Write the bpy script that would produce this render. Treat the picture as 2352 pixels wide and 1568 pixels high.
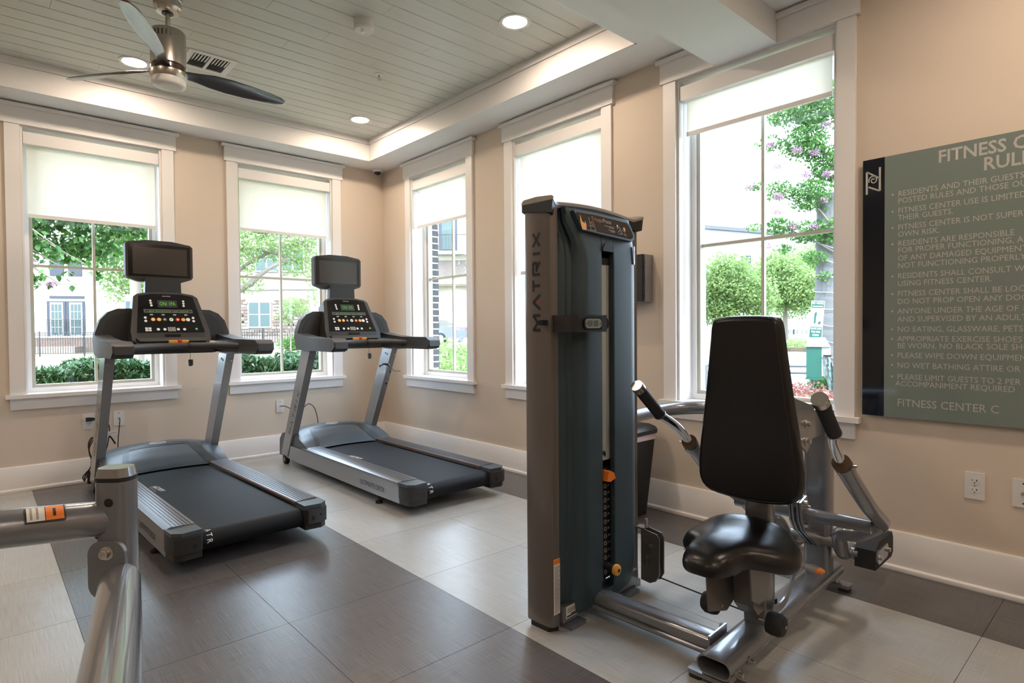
import bpy, bmesh, math, random
from mathutils import Vector, Matrix
PI = math.pi
R = math.radians
random.seed(11)
for o in list(bpy.data.objects):
    bpy.data.objects.remove(o)
sc = bpy.context.scene
col = sc.collection
V = Vector

# ------------------------------------------------------------------ camera
yaw, pitch, roll = R(47.976), R(-1.0716), R(-0.4447)
F = V((math.cos(yaw)*math.cos(pitch), math.sin(yaw)*math.cos(pitch), math.sin(pitch)))
r0 = V((math.sin(yaw), -math.cos(yaw), 0)); u0 = r0.cross(F)
RR = math.cos(roll)*r0 + math.sin(roll)*u0
UU = -math.sin(roll)*r0 + math.cos(roll)*u0
cam = bpy.data.cameras.new('camera')
cam.lens = 36*1359.43/2352; cam.sensor_width = 36; cam.clip_start = 0.05; cam.clip_end = 400
camo = bpy.data.objects.new('camera', cam); col.objects.link(camo)
M = Matrix((RR, UU, -F)).transposed().to_4x4(); M.translation = V((-3.2454, -5.6597, 1.158))
camo.matrix_world = M
sc.camera = camo

# ------------------------------------------------------------------ world, sun, exposure
SKY = 5.6
SUN = 3.6
LAMP = 125.0
sc.view_settings.view_transform = 'Standard'
sc.view_settings.look = 'None'
sc.view_settings.gamma = 1.0
sc.view_settings.use_curve_mapping = False
sc.view_settings.exposure = 1.18
w = bpy.data.worlds.new('world'); sc.world = w; w.use_nodes = True
bg = w.node_tree.nodes['Background']
bg.inputs[0].default_value = (0.64, 0.81, 1.0, 1); bg.inputs[1].default_value = SKY
sl = bpy.data.lights.new('sun', 'SUN'); sl.energy = SUN; sl.angle = R(1.0); sl.color = (1, 0.95, 0.86)
so = bpy.data.objects.new('sun', sl); col.objects.link(so)
so.rotation_euler = V((0.42, 0.45, -1.0)).to_track_quat('-Z', 'Y').to_euler()
sc.cycles.use_denoising = True
sc.cycles.max_bounces = 10
sc.cycles.diffuse_bounces = 7
sc.cycles.glossy_bounces = 4
sc.cycles.transmission_bounces = 6
sc.cycles.transparent_max_bounces = 12
sc.cycles.caustics_reflective = False
sc.cycles.caustics_refractive = False
sc.cycles.sample_clamp_indirect = 6.0
sc.cycles.use_light_tree = True

# ------------------------------------------------------------------ helpers
def lin(h):
    h = h.lstrip('#'); c = [int(h[i:i+2], 16)/255 for i in (0, 2, 4)]
    return tuple(x/12.92 if x <= .04045 else ((x+.055)/1.055)**2.4 for x in c)

MATS = {}
def mat(name, color=(.5, .5, .5), rough=.5, metal=0., spec=.5, noise=None, bump=None, coat=0., emit=None, grain=None, sheen=0.):
    m = bpy.data.materials.new(name); m.use_nodes = True; nt = m.node_tree; N = nt.nodes; L = nt.links
    b = N['Principled BSDF']
    c = color if not isinstance(color, str) else lin(color)
    b.inputs['Base Color'].default_value = (*c, 1)
    b.inputs['Roughness'].default_value = rough; b.inputs['Metallic'].default_value = metal
    b.inputs['Specular IOR Level'].default_value = spec
    b.inputs['Coat Weight'].default_value = coat; b.inputs['Coat Roughness'].default_value = .08
    if sheen: b.inputs['Sheen Weight'].default_value = sheen
    tc = N.new('ShaderNodeTexCoord')
    if noise:      # (scale xyz, amount)
        mp = N.new('ShaderNodeMapping'); mp.inputs['Scale'].default_value = noise[0]
        nz = N.new('ShaderNodeTexNoise'); nz.inputs['Scale'].default_value = 1; nz.inputs['Detail'].default_value = 4
        L.new(tc.outputs['Object'], mp.inputs[0]); L.new(mp.outputs[0], nz.inputs['Vector'])
        mx = N.new('ShaderNodeMix'); mx.data_type = 'RGBA'
        k = noise[1]
        mx.inputs['A'].default_value = (*[max(0, x*(1-k)) for x in c], 1); mx.inputs['B'].default_value = (*[min(1, x*(1+k)) for x in c], 1)
        L.new(nz.outputs['Fac'], mx.inputs['Factor']); L.new(mx.outputs['Result'], b.inputs['Base Color'])
    if bump:       # (scale, strength, distance)
        nb = N.new('ShaderNodeTexNoise'); nb.inputs['Scale'].default_value = bump[0]; nb.inputs['Detail'].default_value = 3
        L.new(tc.outputs['Object'], nb.inputs['Vector'])
        bp = N.new('ShaderNodeBump'); bp.inputs['Strength'].default_value = bump[1]; bp.inputs['Distance'].default_value = bump[2]
        L.new(nb.outputs['Fac'], bp.inputs['Height']); L.new(bp.outputs[0], b.inputs['Normal'])
    if emit:
        b.inputs['Emission Color'].default_value = (*emit[0], 1); b.inputs['Emission Strength'].default_value = emit[1]
    MATS[name] = m
    return m

def sh(me, ang=35):
    for p in me.polygons: p.use_smooth = True
    try: me.set_sharp_from_angle(angle=R(ang))
    except Exception: pass

def obj(name, bm, m=None, parent=None, ang=35, recalc=True):
    me = bpy.data.meshes.new(name)
    if recalc: bmesh.ops.recalc_face_normals(bm, faces=bm.faces)
    bm.to_mesh(me); bm.free()
    for x in (m if isinstance(m, (list, tuple)) else [m]): me.materials.append(x)
    sh(me, ang)
    o = bpy.data.objects.new(name, me); col.objects.link(o)
    if parent: o.parent = parent
    return o

def thing(name, label=None, cat=None, loc=(0, 0, 0), rz=0, group=None, kind=None):
    o = bpy.data.objects.new(name, None); col.objects.link(o); o.location = loc; o.rotation_euler = (0, 0, rz)
    o.empty_display_size = .1
    return tag(o, label, cat, group, kind)

def tag(o, label=None, cat=None, group=None, kind=None):
    if label: o['label'] = label
    if cat: o['category'] = cat
    if group: o['group'] = group
    if kind: o['kind'] = kind
    return o

def kids(o): return list(CH.get(o.name, []))
def copy_tree(o, parent=None):
    c = o.copy(); col.objects.link(c)
    if parent: c.parent = parent
    for ch in [x for x in bpy.data.objects if x.parent == o]: copy_tree(ch, c)
    return c

def NB(): return bmesh.new()
def bx(bm, x0, x1, y0, y1, z0, z1, M=None, mi=0):
    vs = [bm.verts.new((x, y, z)) for x in (x0, x1) for y in (y0, y1) for z in (z0, z1)]
    fs = [(0, 1, 3, 2), (4, 6, 7, 5), (0, 4, 5, 1), (2, 3, 7, 6), (0, 2, 6, 4), (1, 5, 7, 3)]
    for f in fs:
        ff = bm.faces.new([vs[i] for i in f]); ff.material_index = mi
    if M is not None: bmesh.ops.transform(bm, matrix=M, verts=vs)
    return vs
def bev(bm, w, seg=2, ang=30, verts=None):
    es = [e for e in bm.edges if len(e.link_faces) == 2 and e.calc_face_angle(0) > R(ang) and (verts is None or (e.verts[0] in verts and e.verts[1] in verts))]
    bmesh.ops.bevel(bm, geom=es, offset=w, segments=seg, affect='EDGES', profile=.5, clamp_overlap=True)
def rbox(x0, x1, y0, y1, z0, z1, w=.004, seg=2):
    b = NB(); bx(b, x0, x1, y0, y1, z0, z1); bev(b, w, seg); return b
def merge(bm, other):
    me = bpy.data.meshes.new('t'); other.to_mesh(me); other.free(); bm.from_mesh(me); bpy.data.meshes.remove(me)
def perp(d):
    a = V((0, 0, 1)) if abs(d.z) < .9 else V((1, 0, 0))
    x = d.cross(a).normalized(); return x, d.cross(x).normalized()
def ringfaces(bm, a, b):
    n = len(a)
    for i in range(n): bm.faces.new((a[i], a[(i+1) % n], b[(i+1) % n], b[i]))
def tube(bm, pts, r, seg=12, caps=True, sm=0, sec=None, up=None):
    """sweep along pts; r scalar or list; sec=(rx,ry) multipliers; up = reference vector; sm = subdivisions of a smooth curve"""
    pts = [V(p) for p in pts]
    rs = list(r) if isinstance(r, (list, tuple)) else [r]*len(pts)
    if sm:
        np_, nr = [], []
        for i in range(len(pts)-1):
            p0 = pts[max(i-1, 0)]; p1 = pts[i]; p2 = pts[i+1]; p3 = pts[min(i+2, len(pts)-1)]
            for k in range(sm):
                t = k/sm
                np_.append(.5*((2*p1)+(-p0+p2)*t+(2*p0-5*p1+4*p2-p3)*t*t+(-p0+3*p1-3*p2+p3)*t**3)); nr.append(rs[i]*(1-t)+rs[i+1]*t)
        np_.append(pts[-1]); nr.append(rs[-1]); pts, rs = np_, nr
    rings = []; x = None
    for i, p in enumerate(pts):
        d = ((pts[min(i+1, len(pts)-1)]-p).normalized()+(p-pts[max(i-1, 0)]).normalized())
        d = d.normalized() if d.length > 1e-9 else V((0, 0, 1))
        if x is None:
            if up is not None: x = (V(up)-d*V(up).dot(d)).normalized()
            else: x, _ = perp(d)
        else:
            x = (x-d*x.dot(d)); x = x.normalized() if x.length > 1e-6 else perp(d)[0]
        y = d.cross(x)
        sx, sy = sec if sec else (1, 1)
        rings.append([bm.verts.new(p+x*math.cos(2*PI*k/seg)*rs[i]*sx+y*math.sin(2*PI*k/seg)*rs[i]*sy) for k in range(seg)])
    for a, b in zip(rings, rings[1:]): ringfaces(bm, a, b)
    if caps: bm.faces.new(rings[0][::-1]); bm.faces.new(rings[-1])
    return rings
def cyl(bm, p0, p1, r, seg=16, r1=None): tube(bm, [p0, p1], [r, r if r1 is None else r1], seg)
def bend(pts, rad=.06, n=5):
    """polyline with filleted corners"""
    pts = [V(p) for p in pts]; out = [pts[0]]
    for i in range(1, len(pts)-1):
        a = (pts[i-1]-pts[i]); b = (pts[i+1]-pts[i]); k = min(rad, a.length*.45, b.length*.45)
        pa = pts[i]+a.normalized()*k; pb = pts[i]+b.normalized()*k
        for j in range(n+1):
            t = j/n; out.append(pa*(1-t)**2+pts[i]*2*t*(1-t)+pb*t*t)
    out.append(pts[-1]); return out
def prism(bm, pts, axis, a, b, mi=0):
    """polygon extruded; axis 0: pts=(y,z); 1: pts=(x,z); 2: pts=(x,y)"""
    def P(p, t): return (t, p[0], p[1]) if axis == 0 else (p[0], t, p[1]) if axis == 1 else (p[0], p[1], t)
    A = [bm.verts.new(P(p, a)) for p in pts]; B = [bm.verts.new(P(p, b)) for p in pts]
    n = len(pts)
    for i in range(n):
        f = bm.faces.new((A[i], A[(i+1) % n], B[(i+1) % n], B[i])); f.material_index = mi
    f = bm.faces.new(A[::-1]); f.material_index = mi
    f = bm.faces.new(B); f.material_index = mi
    return A+B
def lathe(bm, prof, c=(0, 0, 0), seg=24, M=None):
    rings = []
    for r, z in prof: rings.append([bm.verts.new((c[0]+r*math.cos(2*PI*k/seg), c[1]+r*math.sin(2*PI*k/seg), c[2]+z)) for k in range(seg)])
    for a, b in zip(rings, rings[1:]): ringfaces(bm, a, b)
    bm.faces.new(rings[0][::-1]); bm.faces.new(rings[-1])
    if M is not None: bmesh.ops.transform(bm, matrix=M, verts=[v for r in rings for v in r])
def ball(bm, c, r, seg=12, sz=1.):
    prof = [(max(1e-4, r*math.sin(PI*i/8)), -r*sz*math.cos(PI*i/8)) for i in range(9)]
    lathe(bm, prof, c, seg)
def frame(o, x, y):
    x = V(x).normalized(); y = V(y); y = (y-x*y.dot(x)).normalized(); z = x.cross(y)
    M = Matrix((x, y, z)).transposed().to_4x4(); M.translation = V(o); return M
def rrect(w, h, r, n=4, cx=0, cy=0):
    p = []
    for sx, sy, a0 in ((1, 1, 0), (-1, 1, 90), (-1, -1, 180), (1, -1, 270)):
        for i in range(n+1):
            a = R(a0+90*i/n); p.append((cx+sx*(w/2-r)+r*math.cos(a), cy+sy*(h/2-r)+r*math.sin(a)))
    return p
def plate(name, pts, t, m, parent, M, bw=0.0):
    """outline pts (x,y) of thickness t, front at local z=t, placed by M"""
    b = NB(); prism(b, pts, 2, 0, t)
    if bw: bev(b, bw, 2)
    bmesh.ops.transform(b, matrix=M, verts=b.verts)
    return obj(name, b, m, parent)
def pad(name, pts, t, m, parent, M, rd=.02, n=4):
    """soft cushion: outline pts shrunk toward rounded front and back"""
    N = len(pts); nor = []
    P = [V((p[0], p[1])) for p in pts]
    for i in range(N):
        d = (P[(i+1) % N]-P[i-1]).normalized(); nor.append(V((d.y, -d.x)))
    b = NB(); rings = []
    prof = [(rd*(1-math.sin(PI/2*i/n)), rd*(1-math.cos(PI/2*i/n))) for i in range(n+1)]   # inset,z from front
    prof = [(a, z) for a, z in prof]
    seq = [(rd*(1-math.sin(PI/2*i/n)), rd*(1-math.cos(PI/2*i/n))) for i in range(n+1)]
    seq2 = [(x, z) for x, z in seq] + [(x, t-z) for x, z in seq[::-1]]
    for ins, z in seq2:
        rings.append([b.verts.new((P[i].x-nor[i].x*ins, P[i].y-nor[i].y*ins, z)) for i in range(N)])
    for a, c in zip(rings, rings[1:]): ringfaces(b, a, c)
    b.faces.new(rings[0][::-1]); b.faces.new(rings[-1])
    bmesh.ops.transform(b, matrix=M, verts=b.verts)
    return obj(name, b, m, parent, 50)

CAPH = None
def text(name, s, M, m, parent=None, cap=.05, width=None, sx=1., align='LEFT', ext=.0004, bold=0., mesh_only=False):
    """block lettering as thin geometry; cap = capital height in m"""
    global CAPH
    def build(st):
        cu = bpy.data.curves.new('t', 'FONT'); cu.body = st; cu.size = 1; cu.extrude = 0; cu.resolution_u = 2; cu.offset = bold
        o = bpy.data.objects.new('t', cu); col.objects.link(o)
        bpy.context.view_layer.update()
        me = bpy.data.meshes.new_from_object(o.evaluated_get(bpy.context.evaluated_depsgraph_get()))
        bpy.data.objects.remove(o); bpy.data.curves.remove(cu); return me
    if CAPH is None:
        me0 = build('H'); CAPH = max(v.co.y for v in me0.vertices); bpy.data.meshes.remove(me0)
    me = build(s)
    k = cap/CAPH
    xs = [v.co.x for v in me.vertices]; w_ = max(xs)-min(xs)
    kx = (width/w_) if width else k*sx
    off = {'LEFT': 0, 'CENTER': -(max(xs)+min(xs))/2, 'RIGHT': -max(xs)}[align]
    for v in me.vertices: v.co = V(((v.co.x+off)*kx, v.co.y*k, ext))
    me.transform(M)
    me.materials.append(m); me.name = name
    if mesh_only: return me
    o = bpy.data.objects.new(name, me); col.objects.link(o)
    if parent: o.parent = parent
    return o
# ------------------------------------------------------------------ materials
mat('paint', (.66, .57, .475), .75, bump=(900, .12, .001))
mat('trim', (.80, .785, .775), .42, bump=(40, .03, .002))
mat('soffit', (.76, .76, .755), .8)
mat('plank_white', (.58, .585, .53), .38, noise=((2, 40, 40), .07), bump=(9, .12, .004))
mat('knot', (.10, .085, .06), .8)
mat('black', (.012, .012, .013), .45)
mat('black_gloss', (.008, .008, .009), .12)
mat('charcoal', (.027, .027, .027), .42, bump=(600, .15, .0006))
mat('charcoal_soft', (.042, .041, .040), .5, bump=(500, .25, .0008))
mat('belt', (.010, .011, .013), .6, spec=.2, bump=(700, .5, .001))
mat('hood_plastic', (.058, .072, .085), .36)
mat('hood_dark', (.024, .030, .034), .4)
mat('silver_paint', (.27, .27, .275), .3, metal=.4, coat=.5)
mat('frame_paint', (.21, .222, .245), .26, metal=.45, coat=.6)
mat('taupe_panel', (.155, .138, .126), .33, metal=.35, coat=.5)
mat('chrome', (.75, .75, .75), .08, metal=1)
mat('steel', (.55, .53, .50), .28, metal=1)
mat('nickel', (.50, .46, .41), .3, metal=1, noise=((1, 1, 200), .12))
mat('shroud', (.030, .054, .070), .48, bump=(800, .3, .0006))
mat('shroud_dark', (.012, .017, .022), .5)
mat('vinyl', (.006, .006, .007), .3, bump=(260, .12, .0006))
mat('rubber', (.014, .014, .015), .7)
mat('console_black', (.034, .032, .031), .42)
mat('guide_silver', (.50, .53, .52), .35, metal=.2)
mat('copper_print', (.40, .17, .08), .5)
mat('cover_taupe', (.34, .30, .25), .4, coat=.2)
mat('copper', (.30, .10, .03), .35, metal=.3)
mat('orange', (.85, .22, .02), .4)
mat('amber', (.85, .42, .08), .4)
mat('red', (.7, .03, .02), .4)
mat('white_plastic', (.70, .69, .67), .35)
mat('print_white', (.72, .72, .70), .5)
mat('print_grey', (.35, .34, .32), .5)
mat('print_black', (.01, .01, .01), .5)
mat('walnut', (.045, .021, .014), .3, noise=((3, 60, 60), .35), coat=.3)
mat('blade_under', (.05, .046, .05), .25, noise=((4, 50, 50), .2), coat=.5)
mat('sticker', (.75, .74, .70), .5)
mat('sign_green', (.19, .235, .215), .08, spec=.5)
mat('sign_black', (.006, .008, .013), .08)
mat('sign_text', (.46, .45, .42), .45)
mat('screen', (.055, .047, .042), .16)
mat('screen_border', (.006, .006, .006), .12)
mat('rail_alu', (.20, .205, .22), .33, metal=.6)
mat('lcd', (.10, .12, .09), .25)
mat('led', (.02, .10, .01), .5, emit=((.15, .8, .08), .22))
mat('frosted', (.80, .79, .76), .35)
mat('sash', (.50, .48, .39), .4)
mat('mortar', (.95, .95, .93), .8)
mat('brick_grey', (.055, .05, .052), .85, noise=((40, 40, 40), .3))
mat('brown_ring', (.09, .055, .032), .4, metal=.3)
mat('bag_pink', (.62, .50, .52), .35)
mat('light_glass', (1, .9, .8), .4, emit=((1.0, .79, .62), LAMP))

def emission_mat(name, c, s):
    m = bpy.data.materials.new(name); m.use_nodes = True; nt = m.node_tree
    nt.nodes.clear(); o = nt.nodes.new('ShaderNodeOutputMaterial'); e = nt.nodes.new('ShaderNodeEmission')
    e.inputs[0].default_value = (*c, 1); e.inputs[1].default_value = s; nt.links.new(e.outputs[0], o.inputs[0]); MATS[name] = m

def glass_mat():
    m = bpy.data.materials.new('window_glass'); m.use_nodes = True; nt = m.node_tree; nt.nodes.clear(); N = nt.nodes; L = nt.links
    o = N.new('ShaderNodeOutputMaterial'); t = N.new('ShaderNodeBsdfTransparent'); g = N.new('ShaderNodeBsdfGlossy')
    g.inputs['Roughness'].default_value = .01; mx = N.new('ShaderNodeMixShader')
    t.inputs[0].default_value = (.965, .97, .975, 1)
    ge = N.new('ShaderNodeNewGeometry'); dt = N.new('ShaderNodeVectorMath'); dt.operation = 'DOT_PRODUCT'
    L.new(ge.outputs['Incoming'], dt.inputs[0]); L.new(ge.outputs['Normal'], dt.inputs[1])
    def mth(op, x, y=0.):
        q = N.new('ShaderNodeMath'); q.operation = op
        for i, z in enumerate((x, y)):
            if isinstance(z, (int, float)): q.inputs[i].default_value = z
            else: L.new(z, q.inputs[i])
        return q.outputs[0]
    f = mth('ADD', mth('MULTIPLY', mth('POWER', mth('SUBTRACT', 1., mth('ABSOLUTE', dt.outputs['Value'])), 5.), .9), .03)
    L.new(f, mx.inputs[0]); L.new(t.outputs[0], mx.inputs[1]); L.new(g.outputs[0], mx.inputs[2]); L.new(mx.outputs[0], o.inputs[0])
    MATS['window_glass'] = m
glass_mat()

def shade_mat():
    m = bpy.data.materials.new('shade_fabric'); m.use_nodes = True; nt = m.node_tree; nt.nodes.clear(); N = nt.nodes; L = nt.links
    o = N.new('ShaderNodeOutputMaterial'); d = N.new('ShaderNodeBsdfDiffuse'); t = N.new('ShaderNodeBsdfTranslucent'); tr = N.new('ShaderNodeBsdfTransparent')
    d.inputs[0].default_value = (.80, .77, .71, 1); t.inputs[0].default_value = (.90, .86, .78, 1); tr.inputs[0].default_value = (1, 1, .97, 1)
    m1 = N.new('ShaderNodeMixShader'); m1.inputs[0].default_value = .62; m2 = N.new('ShaderNodeMixShader'); m2.inputs[0].default_value = .10
    L.new(d.outputs[0], m1.inputs[1]); L.new(t.outputs[0], m1.inputs[2]); L.new(m1.outputs[0], m2.inputs[1]); L.new(tr.outputs[0], m2.inputs[2]); L.new(m2.outputs[0], o.inputs[0])
    MATS['shade_fabric'] = m
shade_mat()

def leaf_mat(name, c, k=.25, tr=.45):
    m = bpy.data.materials.new(name); m.use_nodes = True; nt = m.node_tree; nt.nodes.clear(); N = nt.nodes; L = nt.links
    o = N.new('ShaderNodeOutputMaterial'); d = N.new('ShaderNodeBsdfPrincipled'); t = N.new('ShaderNodeBsdfTranslucent')
    d.inputs['Roughness'].default_value = .45
    nz = N.new('ShaderNodeTexNoise'); nz.inputs['Scale'].default_value = 3.5; g = N.new('ShaderNodeNewGeometry'); L.new(g.outputs['Position'], nz.inputs['Vector'])
    mx = N.new('ShaderNodeMix'); mx.data_type = 'RGBA'
    mx.inputs['A'].default_value = (*[x*(1-k) for x in c], 1); mx.inputs['B'].default_value = (*[min(1, x*(1+k)) for x in c], 1)
    L.new(nz.outputs['Fac'], mx.inputs['Factor']); L.new(mx.outputs['Result'], d.inputs['Base Color']); L.new(mx.outputs['Result'], t.inputs[0])
    ms = N.new('ShaderNodeMixShader'); ms.inputs[0].default_value = tr
    L.new(d.outputs[0], ms.inputs[1]); L.new(t.outputs[0], ms.inputs[2]); L.new(ms.outputs[0], o.inputs[0]); MATS[name] = m

def tile_mat(name, c, lineamp):
    """woven linen-look vinyl tile: fine threads in both directions, mostly along y"""
    m = bpy.data.materials.new(name); m.use_nodes = True; nt = m.node_tree; N = nt.nodes; L = nt.links; b = N['Principled BSDF']
    g = N.new('ShaderNodeNewGeometry'); oi = N.new('ShaderNodeObjectInfo')
    def nz(scale, det=2):
        mp = N.new('ShaderNodeMapping'); mp.inputs['Scale'].default_value = scale; n = N.new('ShaderNodeTexNoise'); n.inputs['Scale'].default_value = 1; n.inputs['Detail'].default_value = det
        L.new(g.outputs['Position'], mp.inputs[0]); L.new(mp.outputs[0], n.inputs['Vector']); return n.outputs['Fac']
    a, bb, cc = nz((420, 6, 1)), nz((6, 380, 1)), nz((1.3, 1.3, 1), 4)
    def mth(op, x, y):
        q = N.new('ShaderNodeMath'); q.operation = op
        for i, z in enumerate((x, y)):
            if isinstance(z, (int, float)): q.inputs[i].default_value = z
            else: L.new(z, q.inputs[i])
        return q.outputs[0]
    s = mth('ADD', mth('MULTIPLY', mth('SUBTRACT', a, .5), 1.3*lineamp), mth('MULTIPLY', mth('SUBTRACT', bb, .5), .7*lineamp))
    s2 = mth('ADD', s, mth('MULTIPLY', mth('SUBTRACT', cc, .5), .35))
    s3 = mth('ADD', s2, mth('MULTIPLY', mth('SUBTRACT', oi.outputs['Random'], .5), .10))
    k = mth('ADD', s3, 1.0)
    hs = N.new('ShaderNodeVectorMath'); hs.operation = 'SCALE'; hs.inputs[0].default_value = c; L.new(k, hs.inputs['Scale'])
    L.new(hs.outputs[0], b.inputs['Base Color'])
    b.inputs['Roughness'].default_value = .29; b.inputs['Specular IOR Level'].default_value = .5
    bp = N.new('ShaderNodeBump'); bp.inputs['Strength'].default_value = .25; bp.inputs['Distance'].default_value = .0006
    L.new(s, bp.inputs['Height']); L.new(bp.outputs[0], b.inputs['Normal']); MATS[name] = m
tile_mat('tile_light', (.385, .39, .378), .55)
tile_mat('tile_dark', (.098, .091, .092), 1.35)
T = MATS

# ------------------------------------------------------------------ floor
P = .6228
fl = thing('floor', 'floor of large square linen-look vinyl tiles in dark and light bands', kind='structure')
b = NB(); bx(b, -7.6, .0, -9.6, .0, -.12, -.0045); obj('subfloor', b, T['black'], fl)
tme = {}
for dk in (0, 1):
    b = NB(); bx(b, -P/2+.0009, P/2-.0009, -P/2+.0009, P/2-.0009, -.0045, 0); me = bpy.data.meshes.new('floor_tile'); b.to_mesh(me); b.free()
    me.materials.append(T['tile_dark'] if dk else T['tile_light']); tme[dk] = me
nx0 = -.4795
full = []
def cutile(x0, x1, y0, y1, dk):
    b = NB(); bx(b, x0+.0009, x1-.0009, y0+.0009, y1-.0009, -.0045, 0); obj('floor_tile', b, T['tile_dark'] if dk else T['tile_light'], fl)
ys = [-.197-.6255*k for k in range(0, 15)]
def dark(i):   # column index from wall: 0 is the strip by the wall
    return i == 0 or i in (3, 4) or i in (8, 9)
cols = [(nx0, 0.0)]+[(nx0-P*(k+1), nx0-P*k) for k in range(11)]
for i, (x0, x1) in enumerate(cols):
    dk = dark(i)
    rows = [(ys[0], 0.0)]+[(ys[k+1], ys[k]) for k in range(14)]
    for (y0, y1) in rows:
        if x0 < -5.6 and y1 > -3: pass
        if x0 > -7.5 and y0 > -9.5: cutile(max(x0, -7.6), x1, max(y0, -9.6), y1, dk)

# ------------------------------------------------------------------ walls, ceiling
ZS, ZC = 2.854, 3.066
ZT, ZB = 2.694, .714
WT = .29
WA = [(-2.992, -2.087), (-1.485, -.581)]
WB = [(-1.478, -.568), (-3.012, -2.088), (-4.526, -3.608)]     # y ranges
def wall_mesh(spans, lo, hi, ax):
    b = NB(); cur = lo
    def bb(a, c, z0, z1):
        if ax == 0: bx(b, a, c, 0, WT, z0, z1)
        else: bx(b, 0, WT, a, c, z0, z1)
    for s0, s1 in sorted(spans):
        bb(cur, s0, -.1, 3.2); bb(s0, s1, -.1, ZB-.03); bb(s0, s1, ZT+.0, 3.2); cur = s1
    bb(cur, hi, -.1, 3.2); return b
tag(obj('wall_left', wall_mesh(WA, -7.6, 0.0, 0), T['paint']), 'sand painted wall with two windows behind the treadmills', kind='structure')
tag(obj('wall_right', wall_mesh(WB, -9.6, WT, 1), T['paint']), 'sand painted wall with three windows and the rules board', kind='structure')
b = NB(); bx(b, -7.75, -7.6, -9.6, WT, -.1, 3.2); tag(obj('wall_back', b, T['paint']), 'sand painted wall at the far side of the room', kind='structure')
b = NB(); bx(b, -7.75, WT, -9.75, -9.6, -.1, 3.2); tag(obj('wall_front', b, T['paint']), 'sand painted wall behind the viewer', kind='structure')

ce = thing('ceiling', 'white soffit ceiling with a recessed tray of painted planks', kind='structure')
TX, TY0, TY1, TXL = -.308, -.298, -3.53, -5.4
b = NB()
bx(b, TX, 0, -9.6, 0, ZS, 3.2); bx(b, -7.6, TX, TY0, 0, ZS, 3.2); bx(b, -7.6, TX, -9.6, TY1, ZS, 3.2); bx(b, -7.6, TXL, TY1, TY0, ZS, 3.2)
obj('soffit', b, T['soffit'], ce)
b = NB(); bx(b, -7.6, -.030, -4.235, -3.868, 2.692, ZS); obj('beam', b, T['soffit'], ce)
b = NB(); bx(b, TXL, TX, TY1, TY0, ZC+.012, 3.2); obj('ceiling_backing', b, T['knot'], ce)
for nm, q in (('trim_1', (TXL, TX, TY0-.012, TY0)), ('trim_2', (TX-.012, TX, TY1, TY0)), ('trim_3', (TXL, TX, TY1, TY1+.012)), ('trim_4', (TXL, TXL+.012, TY1, TY0))):
    # flat board that lines the tray side and the small bead above it
    b = NB(); bx(b, *q, ZS+.001, ZC-.052)
    x0, x1, y0, y1 = q; e = .010
    if nm == 'trim_1': bx(b, x0, x1, y0-e, y1, ZC-.050, ZC)
    if nm == 'trim_2': bx(b, x0-e, x1, y0, y1, ZC-.050, ZC)
    if nm == 'trim_3': bx(b, x0, x1, y0, y1+e, ZC-.050, ZC)
    if nm == 'trim_4': bx(b, x0, x1+e, y0, y1, ZC-.050, ZC)
    tag(obj(nm, b, T['trim']), 'white trim board lining the tray in the ceiling', kind='structure')
# planks, each one a piece, run along x with staggered butt joints
joints = {0: [-2.99], 1: [-2.57], 2: [-1.12, -3.6], 3: [-2.0], 4: [-2.38], 5: [-1.3, -3.9], 6: [-3.2], 7: [-.9, -2.9], 8: [-2.2, -4.2], 9: [-2.57], 10: [-1.7, -3.7], 11: [-1.12, -3.0], 12: [-1.54],
          13: [-1.95, -4.0], 14: [-.95], 15: [-2.5], 16: [-1.4, -3.4], 17: [-2.1], 18: [-.8, -2.9], 19: [-1.11], 20: [-2.4], 21: [-1.6], 22: [-3.1], 23: [-1.2]}
PW = .1357
for k in range(24):
    y1 = TY0+.002-PW*k; y0 = y1-PW
    xs = [TXL]+sorted(joints[k])+[TX]
    for xa, xb in zip(xs, xs[1:]):
        b = NB(); g = .0045; z0 = ZC; z1 = ZC+.013
        ya, yb = max(y0, TY1)+.0008, y1-.0008
        prism(b, [(ya, z1), (ya, z0+.006), (ya+g, z0), (yb-g, z0), (yb, z0+.006), (yb, z1)], 0, xa+.0007, xb-.0007)
        obj('plank', b, T['plank_white'], ce)
rk = random.Random(5)
b = NB()
for _ in range(46):   # knots that show through the paint
    x, y = rk.uniform(-4.6, -.5), rk.uniform(-3.4, -.4)
    for j in range(rk.choice((1, 1, 2, 4))):
        xx = x+j*.022+rk.uniform(-.004, .004); yy = y+rk.uniform(-.005, .005); l = rk.uniform(.002, .008)
        bx(b, xx, xx+l, yy, yy+.0016, ZC-.0004, ZC+.001)
tag(obj('knots', b, T['knot'], ce), kind='stuff')

# ------------------------------------------------------------------ baseboards: board, eased cap, shoe moulding
def base_prof(s=1): return [(0, .0), (-.028, .0), (-.030, .006), (-.027, .020), (-.018, .026), (-.015, .026), (-.015, .180), (-.010, .188), (0, .188)]
b = NB(); prism(b, base_prof(), 0, -7.6, -.0001); tag(obj('baseboard_left', b, T['trim']), 'tall white baseboard with shoe moulding under the two windows', kind='structure')
b = NB(); prism(b, [(x, z) for x, z in base_prof()], 1, -9.6, -.0001); tag(obj('baseboard_right', b, T['trim']), 'tall white baseboard with shoe moulding under the rules board', kind='structure')

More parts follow.
